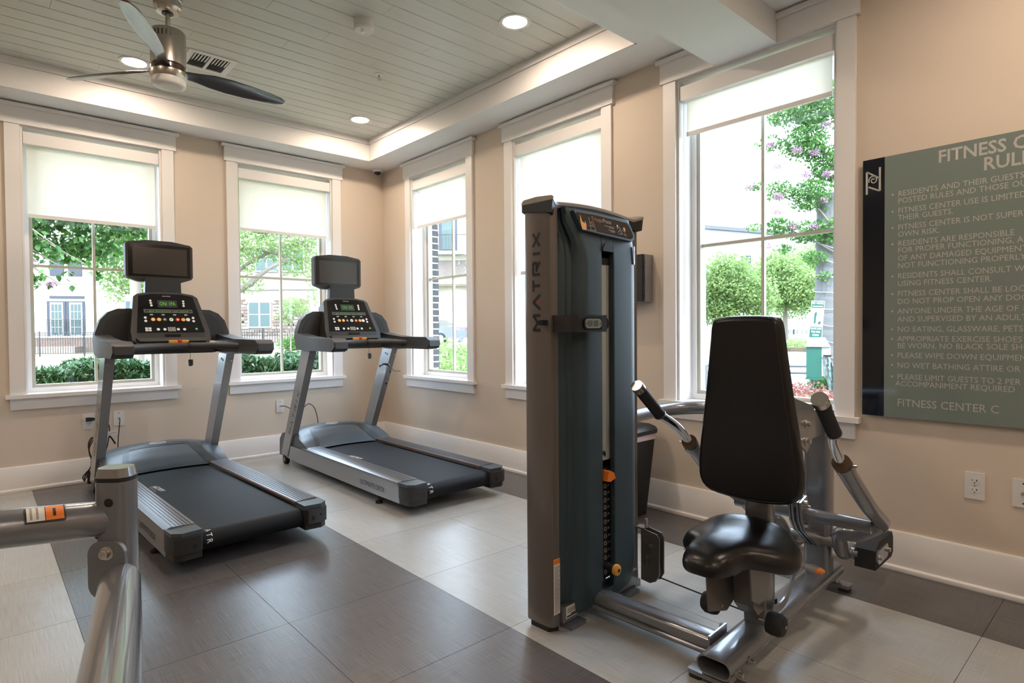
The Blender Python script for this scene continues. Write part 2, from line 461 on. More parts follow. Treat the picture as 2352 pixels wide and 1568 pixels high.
# ------------------------------------------------------------------ windows
def window(n, ax, s0, s1, shade_z, lab, slab):
    """ax 0: wall at y=0, s is x; ax 1: wall at x=0, s is y. d = depth outward (+)"""
    def B(b, a, c, d0, d1, z0, z1):
        return bx(b, a, c, d0, d1, z0, z1) if ax == 0 else bx(b, d0, d1, a, c, z0, z1)
    W = thing('window_%d' % n, lab, kind='structure')
    def part(nm, boxes, m, w=.003, p=W, seg=2):
        b = NB()
        for q in boxes:
            c = NB(); B(c, *q)
            if w: bev(c, w, seg)
            merge(b, c)
        return obj(nm, b, m, p)
    C = .0915
    part('casing', [(s0-C, s0-.004, -.020, -.0005, ZB, ZT-.0005)], T['trim']); part('casing', [(s1+.004, s1+C, -.020, -.0005, ZB, ZT-.0005)], T['trim'])
    part('header', [(s0-C-.018, s1+C+.018, -.028, -.0005, ZT, ZT+.122)], T['trim'])
    part('header_cap', [(s0-C-.040, s1+C+.040, -.048, -.0005, ZT+.1225, ZT+.147)], T['trim'])
    part('stool', [(s0-C-.026, s1+C+.026, -.045, .135, ZB-.028, ZB-.0005)], T['trim'])
    part('apron', [(s0-C, s1+C, -.020, -.0005, ZB-.110, ZB-.029)], T['trim'])
    j = .012
    part('jamb', [(s0, s0+j, .0, .135, ZB, ZT)], T['trim'], .001); part('jamb', [(s1-j, s1, .0, .135, ZB, ZT)], T['trim'], .001)
    part('head_jamb', [(s0+j, s1-j, .0, .135, ZT-j, ZT)], T['trim'], .001)
    # window frame and sash
    f = part('window_frame', [(s0+j, s0+.045, .135, .215, ZB, ZT-j), (s1-.045, s1-j, .135, .215, ZB, ZT-j), (s0+.045, s1-.045, .135, .215, ZB, ZB+.035), (s0+.045, s1-.045, .135, .215, ZT-.05, ZT-j)], T['trim'])
    a, c, z0, z1 = s0+.045, s1-.045, ZB+.035, ZT-.05
    part('sash', [(a, a+.022, .150, .200, z0, z1), (c-.022, c, .150, .200, z0, z1), (a+.022, c-.022, .150, .200, z0, z0+.022), (a+.022, c-.022, .150, .200, z1-.022, z1)], T['sash'], .002)
    a, c, z0, z1 = a+.022, c-.022, z0+.022, z1-.022
    mx, mz, h = (a+c)/2, 1.683, .0095
    part('muntin', [(mx-h, mx+h, .168, .192, z0, z1)], T['sash'], .003); part('muntin', [(a, mx-h, .168, .192, mz-h, mz+h), (mx+h, c, .168, .192, mz-h, mz+h)], T['sash'], .003)
    for (p, q) in ((a, mx-h), (mx+h, c)):
        for (u, v) in ((z0, mz-h), (mz+h, z1)): part('pane', [(p, q, .179, .181, u, v)], T['window_glass'], 0)
    # exterior lining of the opening
    part('exterior_reveal', [(s0-.002, s0+.012, .215, WT+.01, ZB-.03, ZT), (s1-(.012 if n != 3 else .0), s1+.002, .215, WT+.01 if n != 3 else .22, ZB-.03, ZT), (s0+.012, s1-.030, .215, WT+.01, ZB-.03, ZB), (s0+.012, s1-.012, .215, WT+.01, ZT-.012, ZT)], T['trim'], 0)
    # roller shade
    S = thing('roller_shade', slab, 'blind', loc=(((s0+s1)/2, .03, ZT-.04) if ax == 0 else (.03, (s0+s1)/2, ZT-.04)), group='roller shades in the window recesses')
    mid = (s0+s1)/2; hw = (s1-s0)/2-j-.003
    def sp(nm, q, m, w=.002, p=S):
        b = NB(); B(b, *q)
        if w: bev(b, w, 2)
        bmesh.ops.translate(b, vec=-S.location, verts=b.verts); return obj(nm, b, m, p)
    sp('valance', (mid-hw, mid+hw, .004, .075, 2.566, 2.652), T['trim'])
    sp('fabric', (mid-hw+.022, mid+hw-.022, .046, .047, shade_z+.014, 2.58), T['shade_fabric'], 0)
    sp('hem_bar', (mid-hw+.022, mid+hw-.022, .041, .052, shade_z-.010, shade_z+.016), T['trim'], .003)
    b = NB()   # beaded chain at the side
    cs = (mid+hw-.008) if ax == 0 else (mid+hw-.008)
    for dd in (.030, .045):
        p0 = (cs, dd, 2.57) if ax == 0 else (dd, cs, 2.57); p1 = (cs, dd, 1.25) if ax == 0 else (dd, cs, 1.25)
        cyl(b, V(p0)-S.location, V(p1)-S.location, .0016, 6)
    obj('chain', b, T['white_plastic'], S)
    return W
window(1, 0, *WA[0], 2.040, 'white trimmed window by the nearer treadmill', 'roller shade lowered a third on the window by the nearer treadmill, leaf shadows on it')
window(2, 0, *WA[1], 2.105, 'white trimmed window by the room corner, behind the farther treadmill', 'plain pale roller shade behind the farther treadmill, next to the room corner')
window(3, 1, *WB[0], 2.195, 'narrow looking window just right of the room corner', 'short roller shade on the window that shows a parked car')
window(4, 1, *WB[1], 1.62, 'window partly hidden behind the weight tower', 'roller shade behind the weight tower, pulled down farthest')
window(5, 1, *WB[2], 2.362, 'large window behind the padded backrest', 'roller shade rolled up highest, above the pink flowering tree')

# recessed lights
def downlight(x, y, z, lab):
    t = thing('recessed_light', lab, 'ceiling light', (x, y, z), group='recessed lights in the ceiling')
    b = NB(); lathe(b, [(.098, -.0002), (.098, -.004), (.090, -.007), (.074, -.0035), (.074, -.0002)], seg=32); obj('trim_ring', b, T['white_plastic'], t)
    b = NB(); lathe(b, [(.073, -.0005), (.073, -.0030)], seg=32); obj('lens', b, T['light_glass'], t)
downlight(-2.395, -.765, ZC, 'lit round ceiling light beside the fan')
downlight(-.655, -.765, ZC, 'lit round ceiling light nearest the room corner')
downlight(-.745, -2.935, ZC, 'lit round ceiling light nearest the ceiling beam')
downlight(-2.40, -2.935, ZC, 'lit round ceiling light above the viewer, behind the fan')
for x, y, q in ((-4.2, -.765, 'nearest the window wall'), (-4.2, -2.935, 'nearest the beam')): downlight(x, y, ZC, 'lit round light at the hidden end of the ceiling tray, '+q)
for x, y, q in ((-.75, -5.4, 'above the rules board'), (-.75, -7.4, 'past the rules board'), (-3.0, -6.6, 'just behind the camera'), (-5.4, -5.4, 'beside the camera, towards the back wall'), (-5.4, -8.0, 'in the far back corner'), (-3.0, -8.6, 'deep behind the camera')): downlight(x, y, ZS, 'added unseen fill light in the flat ceiling '+q)  # lamps out of view, added as fill to brighten the room
# ------------------------------------------------------------------ treadmills (local: +y toward the console, z up, x to the user's right)
def stroke_text(letters, M, m, name, parent, th):
    """angular block letters from strokes; letters = list of (x0, width, height, [polylines])"""
    o = None
    for x0, wd, hh, lines in letters:
        b = NB()
        for ln in lines:
            for (a, c) in zip(ln, ln[1:]):
                p, q = V((x0+a[0]*wd, a[1]*hh, 0)), V((x0+c[0]*wd, c[1]*hh, 0))
                d = (q-p).normalized(); n = V((-d.y, d.x, 0))*th/2; p2, q2 = p-d*th*.15, q+d*th*.15
                vs = [b.verts.new(v) for v in (p2+n, p2-n, q2-n, q2+n)]; b.faces.new(vs)
        bmesh.ops.transform(b, matrix=M, verts=b.verts)
        o = obj('letter', b, m, parent, recalc=False)
    return o
GL = {'M': [[(0, 0), (0, 1), (.5, .35), (1, 1), (1, 0)]], 'A': [[(0, 0), (.5, 1), (1, 0)]], 'T': [[(0, 1), (1, 1)], [(.5, 1), (.5, 0)]],
      'R': [[(0, 0), (0, 1), (.95, 1), (.95, .5), (.25, .5)], [(.45, .5), (1, 0)]], 'I': [[(.5, 0), (.5, 1)]], 'X': [[(0, 0), (1, 1)], [(0, 1), (1, 0)]]}

def make_treadmill(lab):
    t = thing('treadmill', lab, 'treadmill', (-2.189, -2.515, 0), R(1.97), 'treadmills facing the windows')
    # deck skirts
    for s in (-1, 1):
        b = NB()
        prism(b, [(.135, .066), (.135, .186), (.30, .190), (1.95, .182), (2.02, .15), (2.02, .075), (1.9, .062), (.5, .062)], 0, s*.352, s*.395); bev(b, .006, 2)
        obj('side_skirt', b, T['silver_paint'], t)
        # tread rail with ribs
        b = NB(); c = NB(); prism(c, [(s*.262, .180), (s*.262, .203), (s*.372, .207), (s*.398, .196), (s*.398, .187)][::s], 1, .135, 1.66); bev(c, .004, 2); merge(b, c)
        rail = obj('side_rail', b, T['rail_alu'], t)
        for k in range(6):
            x = .278+.0165*k; b = NB(); bx(b, min(s*x, s*(x+.0018)), max(s*x, s*(x+.0018)), .14, 1.6, .2035+.00045*k, .2058+.0004*k); obj('grip_strip', b, T['black'], rail)
        b = NB(); bx(b, min(s*.258, s*.262), max(s*.258, s*.262), .14, 1.66, .194, .1995); o = obj('edge_stripe', b, T['copper'], rail)
        b = NB(); bx(b, min(s*.235, s*.260), max(s*.235, s*.260), .05, 1.7, .09, .172); obj('deck_edge', b, T['black'], t)
        # end cap
        b = NB()
        prism(b, [(s*.258, .155), (s*.256, .03), (s*.272, .0), (s*.352, .0), (s*.386, .018), (s*.400, .06), (s*.400, .134), (s*.262, .134)], 2, .100, .178)
        prism(b, [(s*.262, .134), (s*.262, .02), (s*.350, .01), (s*.385, .035), (s*.394, .134)], 2, .066, .101)
        cap = obj('end_cap', b, T['charcoal'], t)
        b = NB(); prism(b, [(s*.262, .150), (s*.260, .022), (s*.352, .012), (s*.392, .045), (s*.398, .150)], 2, .179, .200); bev(b, .006, 3); obj('rail_end', b, T['hood_plastic'], cap)
        for px, pz, rr in ((.300, .135, .008), (.345, .142, .006)):
            b = NB(); cyl(b, (s*px, .0035, pz), (s*px, -.0012, pz), rr, 14); obj('screw_hole', b, T['black'], cap)
        b = NB(); bx(b, min(s*.292, s*.308), max(s*.292, s*.308), -.0006, .004, .118, .138); bev(b, .003, 2); obj('screw_hole', b, T['black'], cap)
        # roller bracket
        b = NB(); cyl(b, (s*.256, .075, .128), (s*.270, .075, .128), .052, 20); obj('roller_bracket', b, T['charcoal'], t)
        # feet
        b = NB(); cyl(b, (s*.366, .445, 0), (s*.366, .445, .014), .024, 16); cyl(b, (s*.366, .445, .012), (s*.366, .445, .07), .007, 8); obj('levelling_foot', b, T['black'], t)
        b = NB(); cyl(b, (s*.352, 2.085, .040), (s*.386, 2.085, .040), .040, 24); wh = obj('wheel', b, T['rubber'], t)
        b = NB(); cyl(b, (s*.386, 2.085, .040), (s*.390, 2.085, .040), .019, 16); obj('wheel_hub', b, T['silver_paint'], wh)
    # belt: one continuous loop
    b = NB(); prof = []
    for k in range(13):
        a = R(90+180*k/12); prof.append((.075+.050*math.cos(a), .128+.050*math.sin(a)))
    prof = prof + [(1.85, .078), (1.85, .176)]
    prism(b, prof, 0, -.252, .252); obj('running_belt', b, T['belt'], t, 50)
    M = frame((-.225, 1.13, .1788), (0.38, -1, 0), (1, .38, 0))
    text('belt_lettering', 'MATRIX', frame((-.22, 1.20, .1788), (.12, -1, 0), (1, .12, 0)), T['print_white'], t, cap=.030, width=.165)
    b = NB(); bx(b, -.226, -.223, 1.045, 1.2, .178, .1790); bx(b, -.182, -.179, 1.03, 1.185, .178, .1790); obj('belt_print', b, T['print_grey'], t)
    # lettering continuing round the rear roller
    for k, ch in enumerate('ATR'):
        a = R(100+32*k); c0 = V((0, .075+.0507*math.cos(a), .128+.0507*math.sin(a)))
        text('belt_lettering', ch, frame((-.238, c0.y, c0.z), (0, -math.sin(a), math.cos(a)), (1, 0, 0)), T['print_white'], t, cap=.026, sx=.9)
    # motor hood: domed cover
    def hood_pt(x, u):      # u 0 rear lower edge .. 1 front lower edge
        f = 1-(abs(x)/.385)**2.6*.32
        y0 = 1.565+.085*(1-(abs(x)/.385)**2)
        prof = [(0, .188), (.02, .205), (.12, .262), (.25, .310), (.36, .332), (.50, .330), (.60, .300), (.66, .22), (.67, .07)]
        q = u*(len(prof)-1); i = min(int(q), len(prof)-2); fr = q-i
        dy = prof[i][0]*(1-fr)+prof[i+1][0]*fr; z = prof[i][1]*(1-fr)+prof[i+1][1]*fr
        yy = y0+dy*(2.20-y0)/.67
        return V((x, yy, .188+(z-.188)*f if z > .188 else z))
    b = NB(); NX, NU = 24, 32; g = [[b.verts.new(hood_pt(-.385+.77*i/NX, j/NU)) for j in range(NU+1)] for i in range(NX+1)]
    for i in range(NX):
        for j in range(NU): b.faces.new((g[i][j], g[i+1][j], g[i+1][j+1], g[i][j+1]))
    for i in (0, NX):
        x = -.385 if i == 0 else .385; bot = b.verts.new((x, 1.60, .07)); b.faces.new(g[i]+[bot])
    hood = obj('motor_hood', b, T['hood_plastic'], t, 60)
    # recessed band curving over the hood
    def band(xf, wd, nm):
        b = NB(); A, Bq = [], []
        for j in range(1, 15):
            u = j/32*1.05; x = xf(u); A.append(b.verts.new(hood_pt(x-wd/2, u)+V((0, -.0012, .0022)))); Bq.append(b.verts.new(hood_pt(x+wd/2, u)+V((0, -.0012, .0022))))
        for i in range(len(A)-1): b.faces.new((A[i], Bq[i], Bq[i+1], A[i+1]))
        return obj(nm, b, T['hood_dark'], hood, 60)
    band(lambda u: -.30+.09*(u*2.1)**1.0, .040, 'hood_band'); band(lambda u: .30-.10*(u*2.1), .075, 'hood_band')
    b = NB(); A, Bq = [], []
    for i in range(19):
        x = -.20+.40*i/18; A.append(b.verts.new(hood_pt(x, .42)+V((0, 0, .0022)))); Bq.append(b.verts.new(hood_pt(x, .485)+V((0, 0, .0022))))
    for i in range(18): b.faces.new((A[i], A[i+1], Bq[i+1], Bq[i]))
    obj('hood_band', b, T['hood_dark'], hood, 60)
    b = NB(); lathe(b, [(.050, 0), (.050, .008), (.044, .012)], seg=28); bmesh.ops.scale(b, vec=(1.35, .75, 1), verts=b.verts)
    Mh = Matrix.Translation((.0, 1.955, .322)) @ Matrix.Rotation(R(10), 4, 'X'); bmesh.ops.transform(b, matrix=Mh, verts=b.verts); em = obj('emblem', b, T['hood_dark'], hood)
    b = NB(); lathe(b, [(.042, .0121), (.040, .0145)], seg=28); bmesh.ops.scale(b, vec=(1.35, .72, 1), verts=b.verts); bmesh.ops.transform(b, matrix=Mh, verts=b.verts); obj('emblem_plate', b, T['steel'], em)
    text('emblem_lettering', 'MATRIX', Mh @ frame((0, -.008, .0147), (1, 0, 0), (0, 1, 0)), T['print_black'], em, cap=.014, width=.075, align='CENTER')
    # uprights
    for s in (-1, 1):
        b = NB(); prism(b, [(1.974, .085), (1.474, 1.005), (1.640, 1.005), (2.12, .085)], 0, s*.345, s*.401); bev(b, .010, 3)
        up = obj('upright', b, T['silver_paint'], t)
        for yy, zz in ((1.585, .965), (1.555, .955)):
            b = NB(); cyl(b, (s*.3455, yy, zz), (s*.341, yy, zz), .007, 10); obj('bolt', b, T['black'], up)
        b = NB(); p = V((s*.385, 1.474+.545*.05, .955)); cyl(b, p, p+V((0, -.006, -.003)), .008, 10); obj('bolt', b, T['steel'], up)
        if s < 0:
            # slanted lettering on the outer face, and its foot cover line
            dirv = V((0, -.50, .86)).normalized(); pp = V((-.4018, 1.905, .28))
            x = 0; L = []
            for ch in 'MATRIX':
                wd = .05 if ch != 'I' else .02; L.append((x, wd, .036, GL[ch])); x += wd+.032
            stroke_text(L, frame(pp, dirv, (0, .86, .5)), T['print_black'], 'upright_lettering', up, .007)
    text('skirt_lettering', 'ULTIMATE DECK', frame((-.3955, .66, .098), (0, -1, -.0), (0, 0, 1)), T['print_black'], t, cap=.034, width=.34)
    # side arms with grips
    for s in (-1, 1):
        b = NB(); pts = [(.90, 1.045), (.905, 1.085), (.945, 1.108), (1.30, 1.112), (1.50, 1.128), (1.66, 1.150), (1.72, 1.12), (1.68, 1.02), (1.45, 1.002), (1.30, 1.012), (.95, 1.010)]
        vs = prism(b, pts, 0, s*.338, s*.462)
        for v in b.verts:
            k = (v.co.y-1.2)/.5
            if abs(v.co.x) > .4: v.co.x = s*(.462-.035*max(0, k))
            if v.co.y < 1.0 and abs(v.co.x) < .4: v.co.x = s*.352
        bev(b, .016, 3); arm = obj('side_arm', b, T['charcoal_soft'], t)
        b = NB(); prism(b, [(.895, 1.035), (.90, 1.082), (.93, 1.098), (.93, 1.018), (.905, 1.020)], 0, s*.358, s*.452); bev(b, .008, 2); obj('arm_tip', b, T['charcoal'], arm)
    b = NB()
    tube(b, [(-.36, 1.24, 1.062), (-.27, 1.33, 1.066), (-.13, 1.42, 1.068), (0, 1.445, 1.068), (.13, 1.42, 1.068), (.27, 1.33, 1.066), (.36, 1.24, 1.062)], .0235, 14, sm=4)
    obj('cross_bar', b, T['charcoal_soft'], t)
    b = NB(); prism(b, [(-.26, 1.50), (.26, 1.50), (.34, 1.66), (-.34, 1.66)], 2, 1.015, 1.075); bev(b, .012, 2); obj('console_tray', b, T['charcoal'], t)
    # wings behind the console
    for s in (-1, 1):
        pts = [(.20, 1.10), (.43, 1.10), (.425, 1.16), (.395, 1.25), (.35, 1.302), (.29, 1.328), (.20, 1.330)]
        b = NB(); prism(b, [(s*x, z) for x, z in pts], 1, 1.655, 1.72); bev(b, .010, 3); wg = obj('side_wing', b, T['charcoal_soft'], t)
        pts = [(.225, 1.125), (.385, 1.125), (.385, 1.16), (.36, 1.235), (.325, 1.275), (.28, 1.296), (.225, 1.298)]
        b = NB(); prism(b, [(s*x, z) for x, z in pts], 1, 1.6515, 1.656); obj('wing_pocket', b, T['charcoal'], wg)
    # console leaning back: frame with x right, y up the slope
    y0, z0, y1, z1 = 1.475, 1.085, 1.665, 1.445
    Cm = frame((0, y0, z0), (1, 0, 0), (0, y1-y0, z1-z0)); H = math.hypot(y1-y0, z1-z0)
    # outward normal of this frame points to the user
    out = [(-.215, 0), (.215, 0), (.245, .03), (.247, .10), (.203, H-.035), (.175, H-.012), (.09, H+.004), (-.09, H+.004), (-.175, H-.012), (-.203, H-.035), (-.247, .10), (-.245, .03)]
    def up(nm, pts, zf, th, m, p, w=0.):
        b = NB(); prism(b, pts, 2, zf-th, zf)
        if w: bev(b, w, 2)
        bmesh.ops.transform(b, matrix=Cm, verts=b.verts); return obj(nm, b, m, p)
    con = up('console', out, .0, .115, T['console_black'], t, .010)
    up('face_panel', [(-.205, .135), (.205, .135), (.172, H-.030), (.09, H-.012), (-.09, H-.012), (-.172, H-.030)], .0030, .004, T['black_gloss'], con)
    up('key_panel', [(-.212, .088), (.212, .088), (.206, .131), (-.206, .131)], .0045, .005, T['black_gloss'], con, .001)
    b = NB(); prism(b, rrect(.415, .044, .018, 5, 0, .060), 2, .0002, .0035); bmesh.ops.transform(b, matrix=Cm, verts=b.verts); obj('storage_slot', b, T['black'], con)
    up('docking_port', rrect(.10, .018, .004, 3, 0, .062), .0065, .004, T['black_gloss'], con)
    up('front_lip', [(-.205, .008), (.205, .008), (.225, .034), (-.225, .034)], .024, .03, T['charcoal_soft'], con, .008)
    def cp(x, y, z=.0036): return Cm @ V((x, y, z))
    def rectp(nm, x0, x1, ya, yb, m, z=.0036): return up(nm, [(x0, ya), (x1, ya), (x1, yb), (x0, yb)], z, .0008, m, con)
    rectp('display', -.062, .062, .285, .345, T['black'], .0038)
    rectp('message_display', -.152, .152, .243, .268, T['print_grey'], .0038); rectp('message_display', -.150, .150, .245, .266, T['black'], .0042)
    text('display_digits', 'ON/ 1PA', frame(cp(0, .300, .0041), (1, 0, 0), (0, y1-y0, z1-z0)), T['led'], con, cap=.030, width=.10, align='CENTER')
    text('display_digits', 'go button or one', frame(cp(0, .250, .0044), (1, 0, 0), (0, y1-y0, z1-z0)), T['led'], con, cap=.010, width=.25, align='CENTER')
    text('console_lettering', 'MATRIX', frame(cp(0, H-.034, .0036), (1, 0, 0), (0, y1-y0, z1-z0)), T['print_white'], con, cap=.007, width=.052, align='CENTER')
    def disc(nm, x, y, r, m, z=.0050):
        b = NB(); prism(b, [(x+r*math.cos(2*PI*k/14), y+r*math.sin(2*PI*k/14)) for k in range(14)], 2, z-.003, z); bmesh.ops.transform(b, matrix=Cm, verts=b.verts); return obj(nm, b, m, con)
    for s in (-1, 1):
        for k in range(3): disc('button', s*(.104-.001*k), .338-.019*k, .0080, T['print_white'])
        for k in range(2): disc('button', s*.150, .200-.026*k+.002, .0090, T['print_white'])
        for k in range(2): disc('button', s*.062+(-.020 if k else .020), .110, .0100, T['print_white'])
    for x, m in ((-.104, 'amber'), (-.068, 'amber'), (-.033, 'hood_plastic'), (.008, 'print_white'), (.048, 'red'), (.085, 'amber'), (.115, 'print_white')):
        disc('button', x, .188, .0135, T[m])
    for x, m in ((-.033, 'print_white'), (.008, 'led'), (.048, 'print_white'), (-.104, 'print_white'), (-.068, 'print_white')): disc('button_mark', x, .188, .0055, T[m], .0056)
    for i in range(2):
        for j in range(2): up('button', rrect(.017, .013, .002, 2, -.152+.020*i, .102+.016*j), .0056, .002, T['print_white'], con)
    for i in range(4):
        for j in range(4): up('keypad_key', rrect(.010, .007, .0015, 2, -.018+.0125*i, .098+.0085*j), .0056, .002, T['print_grey'], con)
    disc('button', .160, .113, .008, T['led'])
    for i in range(4): up('program_mark', rrect(.020, .010, .002, 2, -.110+.072*i, .226), .0040, .001, T['print_grey'], con)
    # neck, television
    b = NB(); prism(b, [(-.118, 1.40), (.118, 1.40), (.112, 1.56), (-.112, 1.56)], 1, 1.715, 1.765); bev(b, .006, 2); obj('neck', b, T['charcoal'], t)
    b = NB(); tv = [(-.205, 1.555), (-.135, 1.530), (.135, 1.530), (.205, 1.555), (.217, 1.572), (.217, 1.795), (.200, 1.812), (.08, 1.830), (-.08, 1.830), (-.200, 1.812), (-.217, 1.795), (-.217, 1.572)]
    prism(b, tv, 1, 1.790, 1.850); bev(b, .009, 3); tvo = obj('television', b, T['charcoal_soft'], t)
    b = NB(); prism(b, [(-.200, 1.567), (.200, 1.567), (.200, 1.797), (.09, 1.801), (-.09, 1.801), (-.200, 1.797)], 1, 1.7872, 1.7898); obj('screen_border', b, T['screen_border'], tvo)
    b = NB(); bx(b, -.174, .176, 1.7864, 1.7871, 1.583, 1.777); obj('screen', b, T['screen'], tvo)
    text('television_lettering', 'MATRIX', frame((0.0, 1.7890, 1.5485), (1, 0, 0), (0, 0, 1)), T['print_grey'], tvo, cap=.006, width=.045, align='CENTER')
    b = NB(); bx(b, .030, .036, 1.788, 1.7896, 1.549, 1.555); obj('power_light', b, T['red'], tvo)
    # safety key and lanyard
    b = NB(); prism(b, rrect(.125, .018, .006, 3, 0.0, 0), 2, 0, .02); bmesh.ops.transform(b, matrix=frame((.025, 1.455, 1.088), (1, 0, 0), (0, 1, .2)), verts=b.verts); sk = obj('safety_key', b, T['amber'], t)
    b = NB(); prism(b, rrect(.026, .020, .004, 3, 0.0, 0), 2, .0, .024); bmesh.ops.transform(b, matrix=frame((.03, 1.452, 1.088), (1, 0, 0), (0, 1, .2)), verts=b.verts); obj('key_tab', b, T['red'], sk)
    b = NB(); xx = .075
    for k in range(3): 
        q = [(xx+.004*k+.0245*0, 1.425+.0262*math.cos(a_), 1.068+.0262*math.sin(a_)) for a_ in [2*PI*i/14 for i in range(15)]]
        tube(b, q, .0018, 6)
    tube(b, [(xx+.004, 1.40, 1.05), (xx+.006, 1.395, 1.0), (xx+.004, 1.397, .975)], .0014, 6)
    obj('lanyard', b, T['black'], sk)
    b = NB(); prism(b, [(-.014, 0), (.014, 0), (.014, -.038), (.004, -.046), (-.012, -.046), (-.015, -.01)], 2, 0, .010); bev(b, .002, 1); bmesh.ops.transform(b, matrix=frame((xx+.004, 1.392, .974), (1, 0, 0), (0, .05, 1)), verts=b.verts); obj('clip', b, T['black'], sk)
    return t

tm1 = make_treadmill('treadmill nearer the viewer, with green digits lit on its console')
tm2 = copy_tree(tm1)
tm2.location = (-.890, -2.542, 0); tm2.rotation_euler = (0, 0, R(-.33))
tm2['label'] = 'farther treadmill by the room corner, earphone cord tied round its upright'
# ------------------------------------------------------------------ triceps press machine (local a, b, z)
mc = thing('triceps_press_machine', 'seated triceps press machine with grey weight tower, black saddle seat and tall black backrest', 'exercise machine', (-1.0, -4.665, 0), R(2.9))
FP, TPN = T['frame_paint'], T['taupe_panel']
def mo(nm, b, m, p=mc, ang=35): return obj(nm, b, m, p, ang)
# tower uprights (C-shaped side panels with rounded front)
b = NB(); prism(b, [(-.612, .728), (-.617, .716), (-.617, .615), (-.610, .601), (-.598, .596), (-.572, .597), (-.566, .603), (-.566, .620), (-.580, .625), (-.580, .728)], 2, .022, 1.628); tp = mo('tower_side', b, TPN, ang=40)
b = NB(); prism(b, [(-.612, .71), (-.612, .62), (-.575, .60), (-.575, .71)], 2, .0, .024); obj('tower_foot', b, T['black'], tp)
b = NB(); prism(b, [(-.048, .728), (-.048, .640), (-.030, .615), (-.012, .610), (-.006, .620), (-.006, .728)], 2, .010, 1.60); tp2 = mo('tower_side', b, TPN)
b = NB(); bx(b, -.050, -.006, .60, .70, .0, .03); obj('tower_foot', b, FP, tp2)
b = NB(); bx(b, -.580, -.048, .714, .727, .05, 1.60); mo('tower_back', b, T['shroud_dark'])
# lettering on the side panel: bottom to top
lt = []
for ch, za, zb in (('M', 1.158, 1.214), ('A', 1.238, 1.292), ('T', 1.308, 1.348), ('R', 1.371, 1.418), ('I', 1.440, 1.462), ('X', 1.479, 1.528)):
    lt.append((za-1.158, zb-za, .034, GL[ch]))
stroke_text(lt, frame((-.6176, .647, 1.158), (0, 0, 1), (0, 1, 0)), T['print_black'], 'tower_lettering', tp, .0115)
b = NB(); prism(b, [(.655+.0035*math.cos(a), 1.265+.0035*math.sin(a)) for a in [2*PI*k/12 for k in range(12)]], 0, -.6182, -.6172); obj('lettering_dot', b, T['red'], tp)
# top cap: arched cover with dark underside and flared ends
b = NB(); b2 = NB()
NA = 28
def capz(a):
    u = (a+.3165)/.305
    return 1.640+.022*(1-abs(u)**2)+(.020*max(0, abs(u)-.86)/.14)
def capb(a):
    u = abs((a+.3165)/.305); return .598-(.026*max(0, (u-.80)/.20)**1.5)
ra, rb = [], []
for i in range(NA+1):
    a = -.621+.609*i/NA; z = capz(a); f = capb(a)
    ra.append([b.verts.new(p) for p in ((a, .738, z-.006), (a, .728, z+.004), (a, .66, z+.008), (a, f+.01, z+.002), (a, f, z-.004), (a, f+.002, z-.014), (a, .738, z-.014))])
    rb.append([b2.verts.new(p) for p in ((a, .736, z-.0142), (a, f+.004, z-.0142), (a, f+.010, z-.042-(.02 if abs((a+.3165)/.305) > .86 else 0)), (a, .736, z-.042))])
for rr, bb in ((ra, b), (rb, b2)):
    for p, q in zip(rr, rr[1:]): ringfaces(bb, p, q)
    bb.faces.new(rr[0][::-1]); bb.faces.new(rr[-1])
tc = mo('top_cover', b, T['cover_taupe'], ang=40); obj('cover_underside', b2, T['shroud_dark'], tc)
# front shroud: two moulded halves and the pieces above and below the slot
def warp(v):
    a, y, z = v.co
    if z > 1.42:
        t_ = (z-1.42)/.205; v.co.y = y+.020*t_**2
        if a < -.43 and a > -.50: v.co.x = max(-.556, a-.115*t_**1.9)
        if a < -.50: v.co.x = max(-.562, a-.045*t_**1.9)
        if a > -.14: v.co.x = a-.022*t_**2*max(0, (a+.14)/.09)
    if z < .22:
        t_ = (.22-z)/.18; v.co.y = v.co.y+.018*t_**2
        if a > -.2: v.co.z = z+.05*t_*(a+.2)/.15
def half(sec, z0, z1, nz):
    b = NB(); rings = []
    for k in range(nz+1):
        z = z0+(z1-z0)*k/nz; rings.append([b.verts.new((p[0], p[1], z)) for p in sec])
    for p, q in zip(rings, rings[1:]): ringfaces(b, p, q)
    b.faces.new(rings[0][::-1]); b.faces.new(rings[-1]); return b
FB = .550
left = [(-.562, .66), (-.562, .612), (-.545, .600), (-.528, .597), (-.524, .591), (-.505, .586), (-.497, .574), (-.484, .560), (-.462, .552), (-.440, FB), (-.355, FB), (-.351, .553), (-.351, .572), (-.44, .572), (-.50, .615), (-.545, .66)]
rgt = [(-.272, .572), (-.272, .553), (-.268, FB), (-.150, FB), (-.128, .553), (-.105, .563), (-.085, .580), (-.070, .60), (-.055, .62), (-.055, .66), (-.07, .66), (-.09, .61), (-.13, .572)]
mid = [(-.351, .58), (-.351, FB+.0003), (-.272, FB+.0003), (-.272, .58)]
sb = half(left, .045, 1.626, 60); merge(sb, half(rgt, .045, 1.626, 60)); merge(sb, half(mid, 1.475, 1.626, 8)); merge(sb, half(mid, .045, .095, 3))
for v in sb.verts: warp(v)
shr = mo('front_shroud', sb, T['shroud'], ang=28)
# slot surround and arch piece
c = [(-.311+.038*math.cos(R(180*k/12)), 1.475+.036*math.sin(R(180*k/12))) for k in range(13)]
b = NB(); prism(b, c, 1, .5475, .560); obj('slot_arch', b, T['shroud_dark'], shr)
b = NB(); bx(b, -.5, -.1, .690, .70, .05, 1.60); mo('tower_lining', b, T['black'])
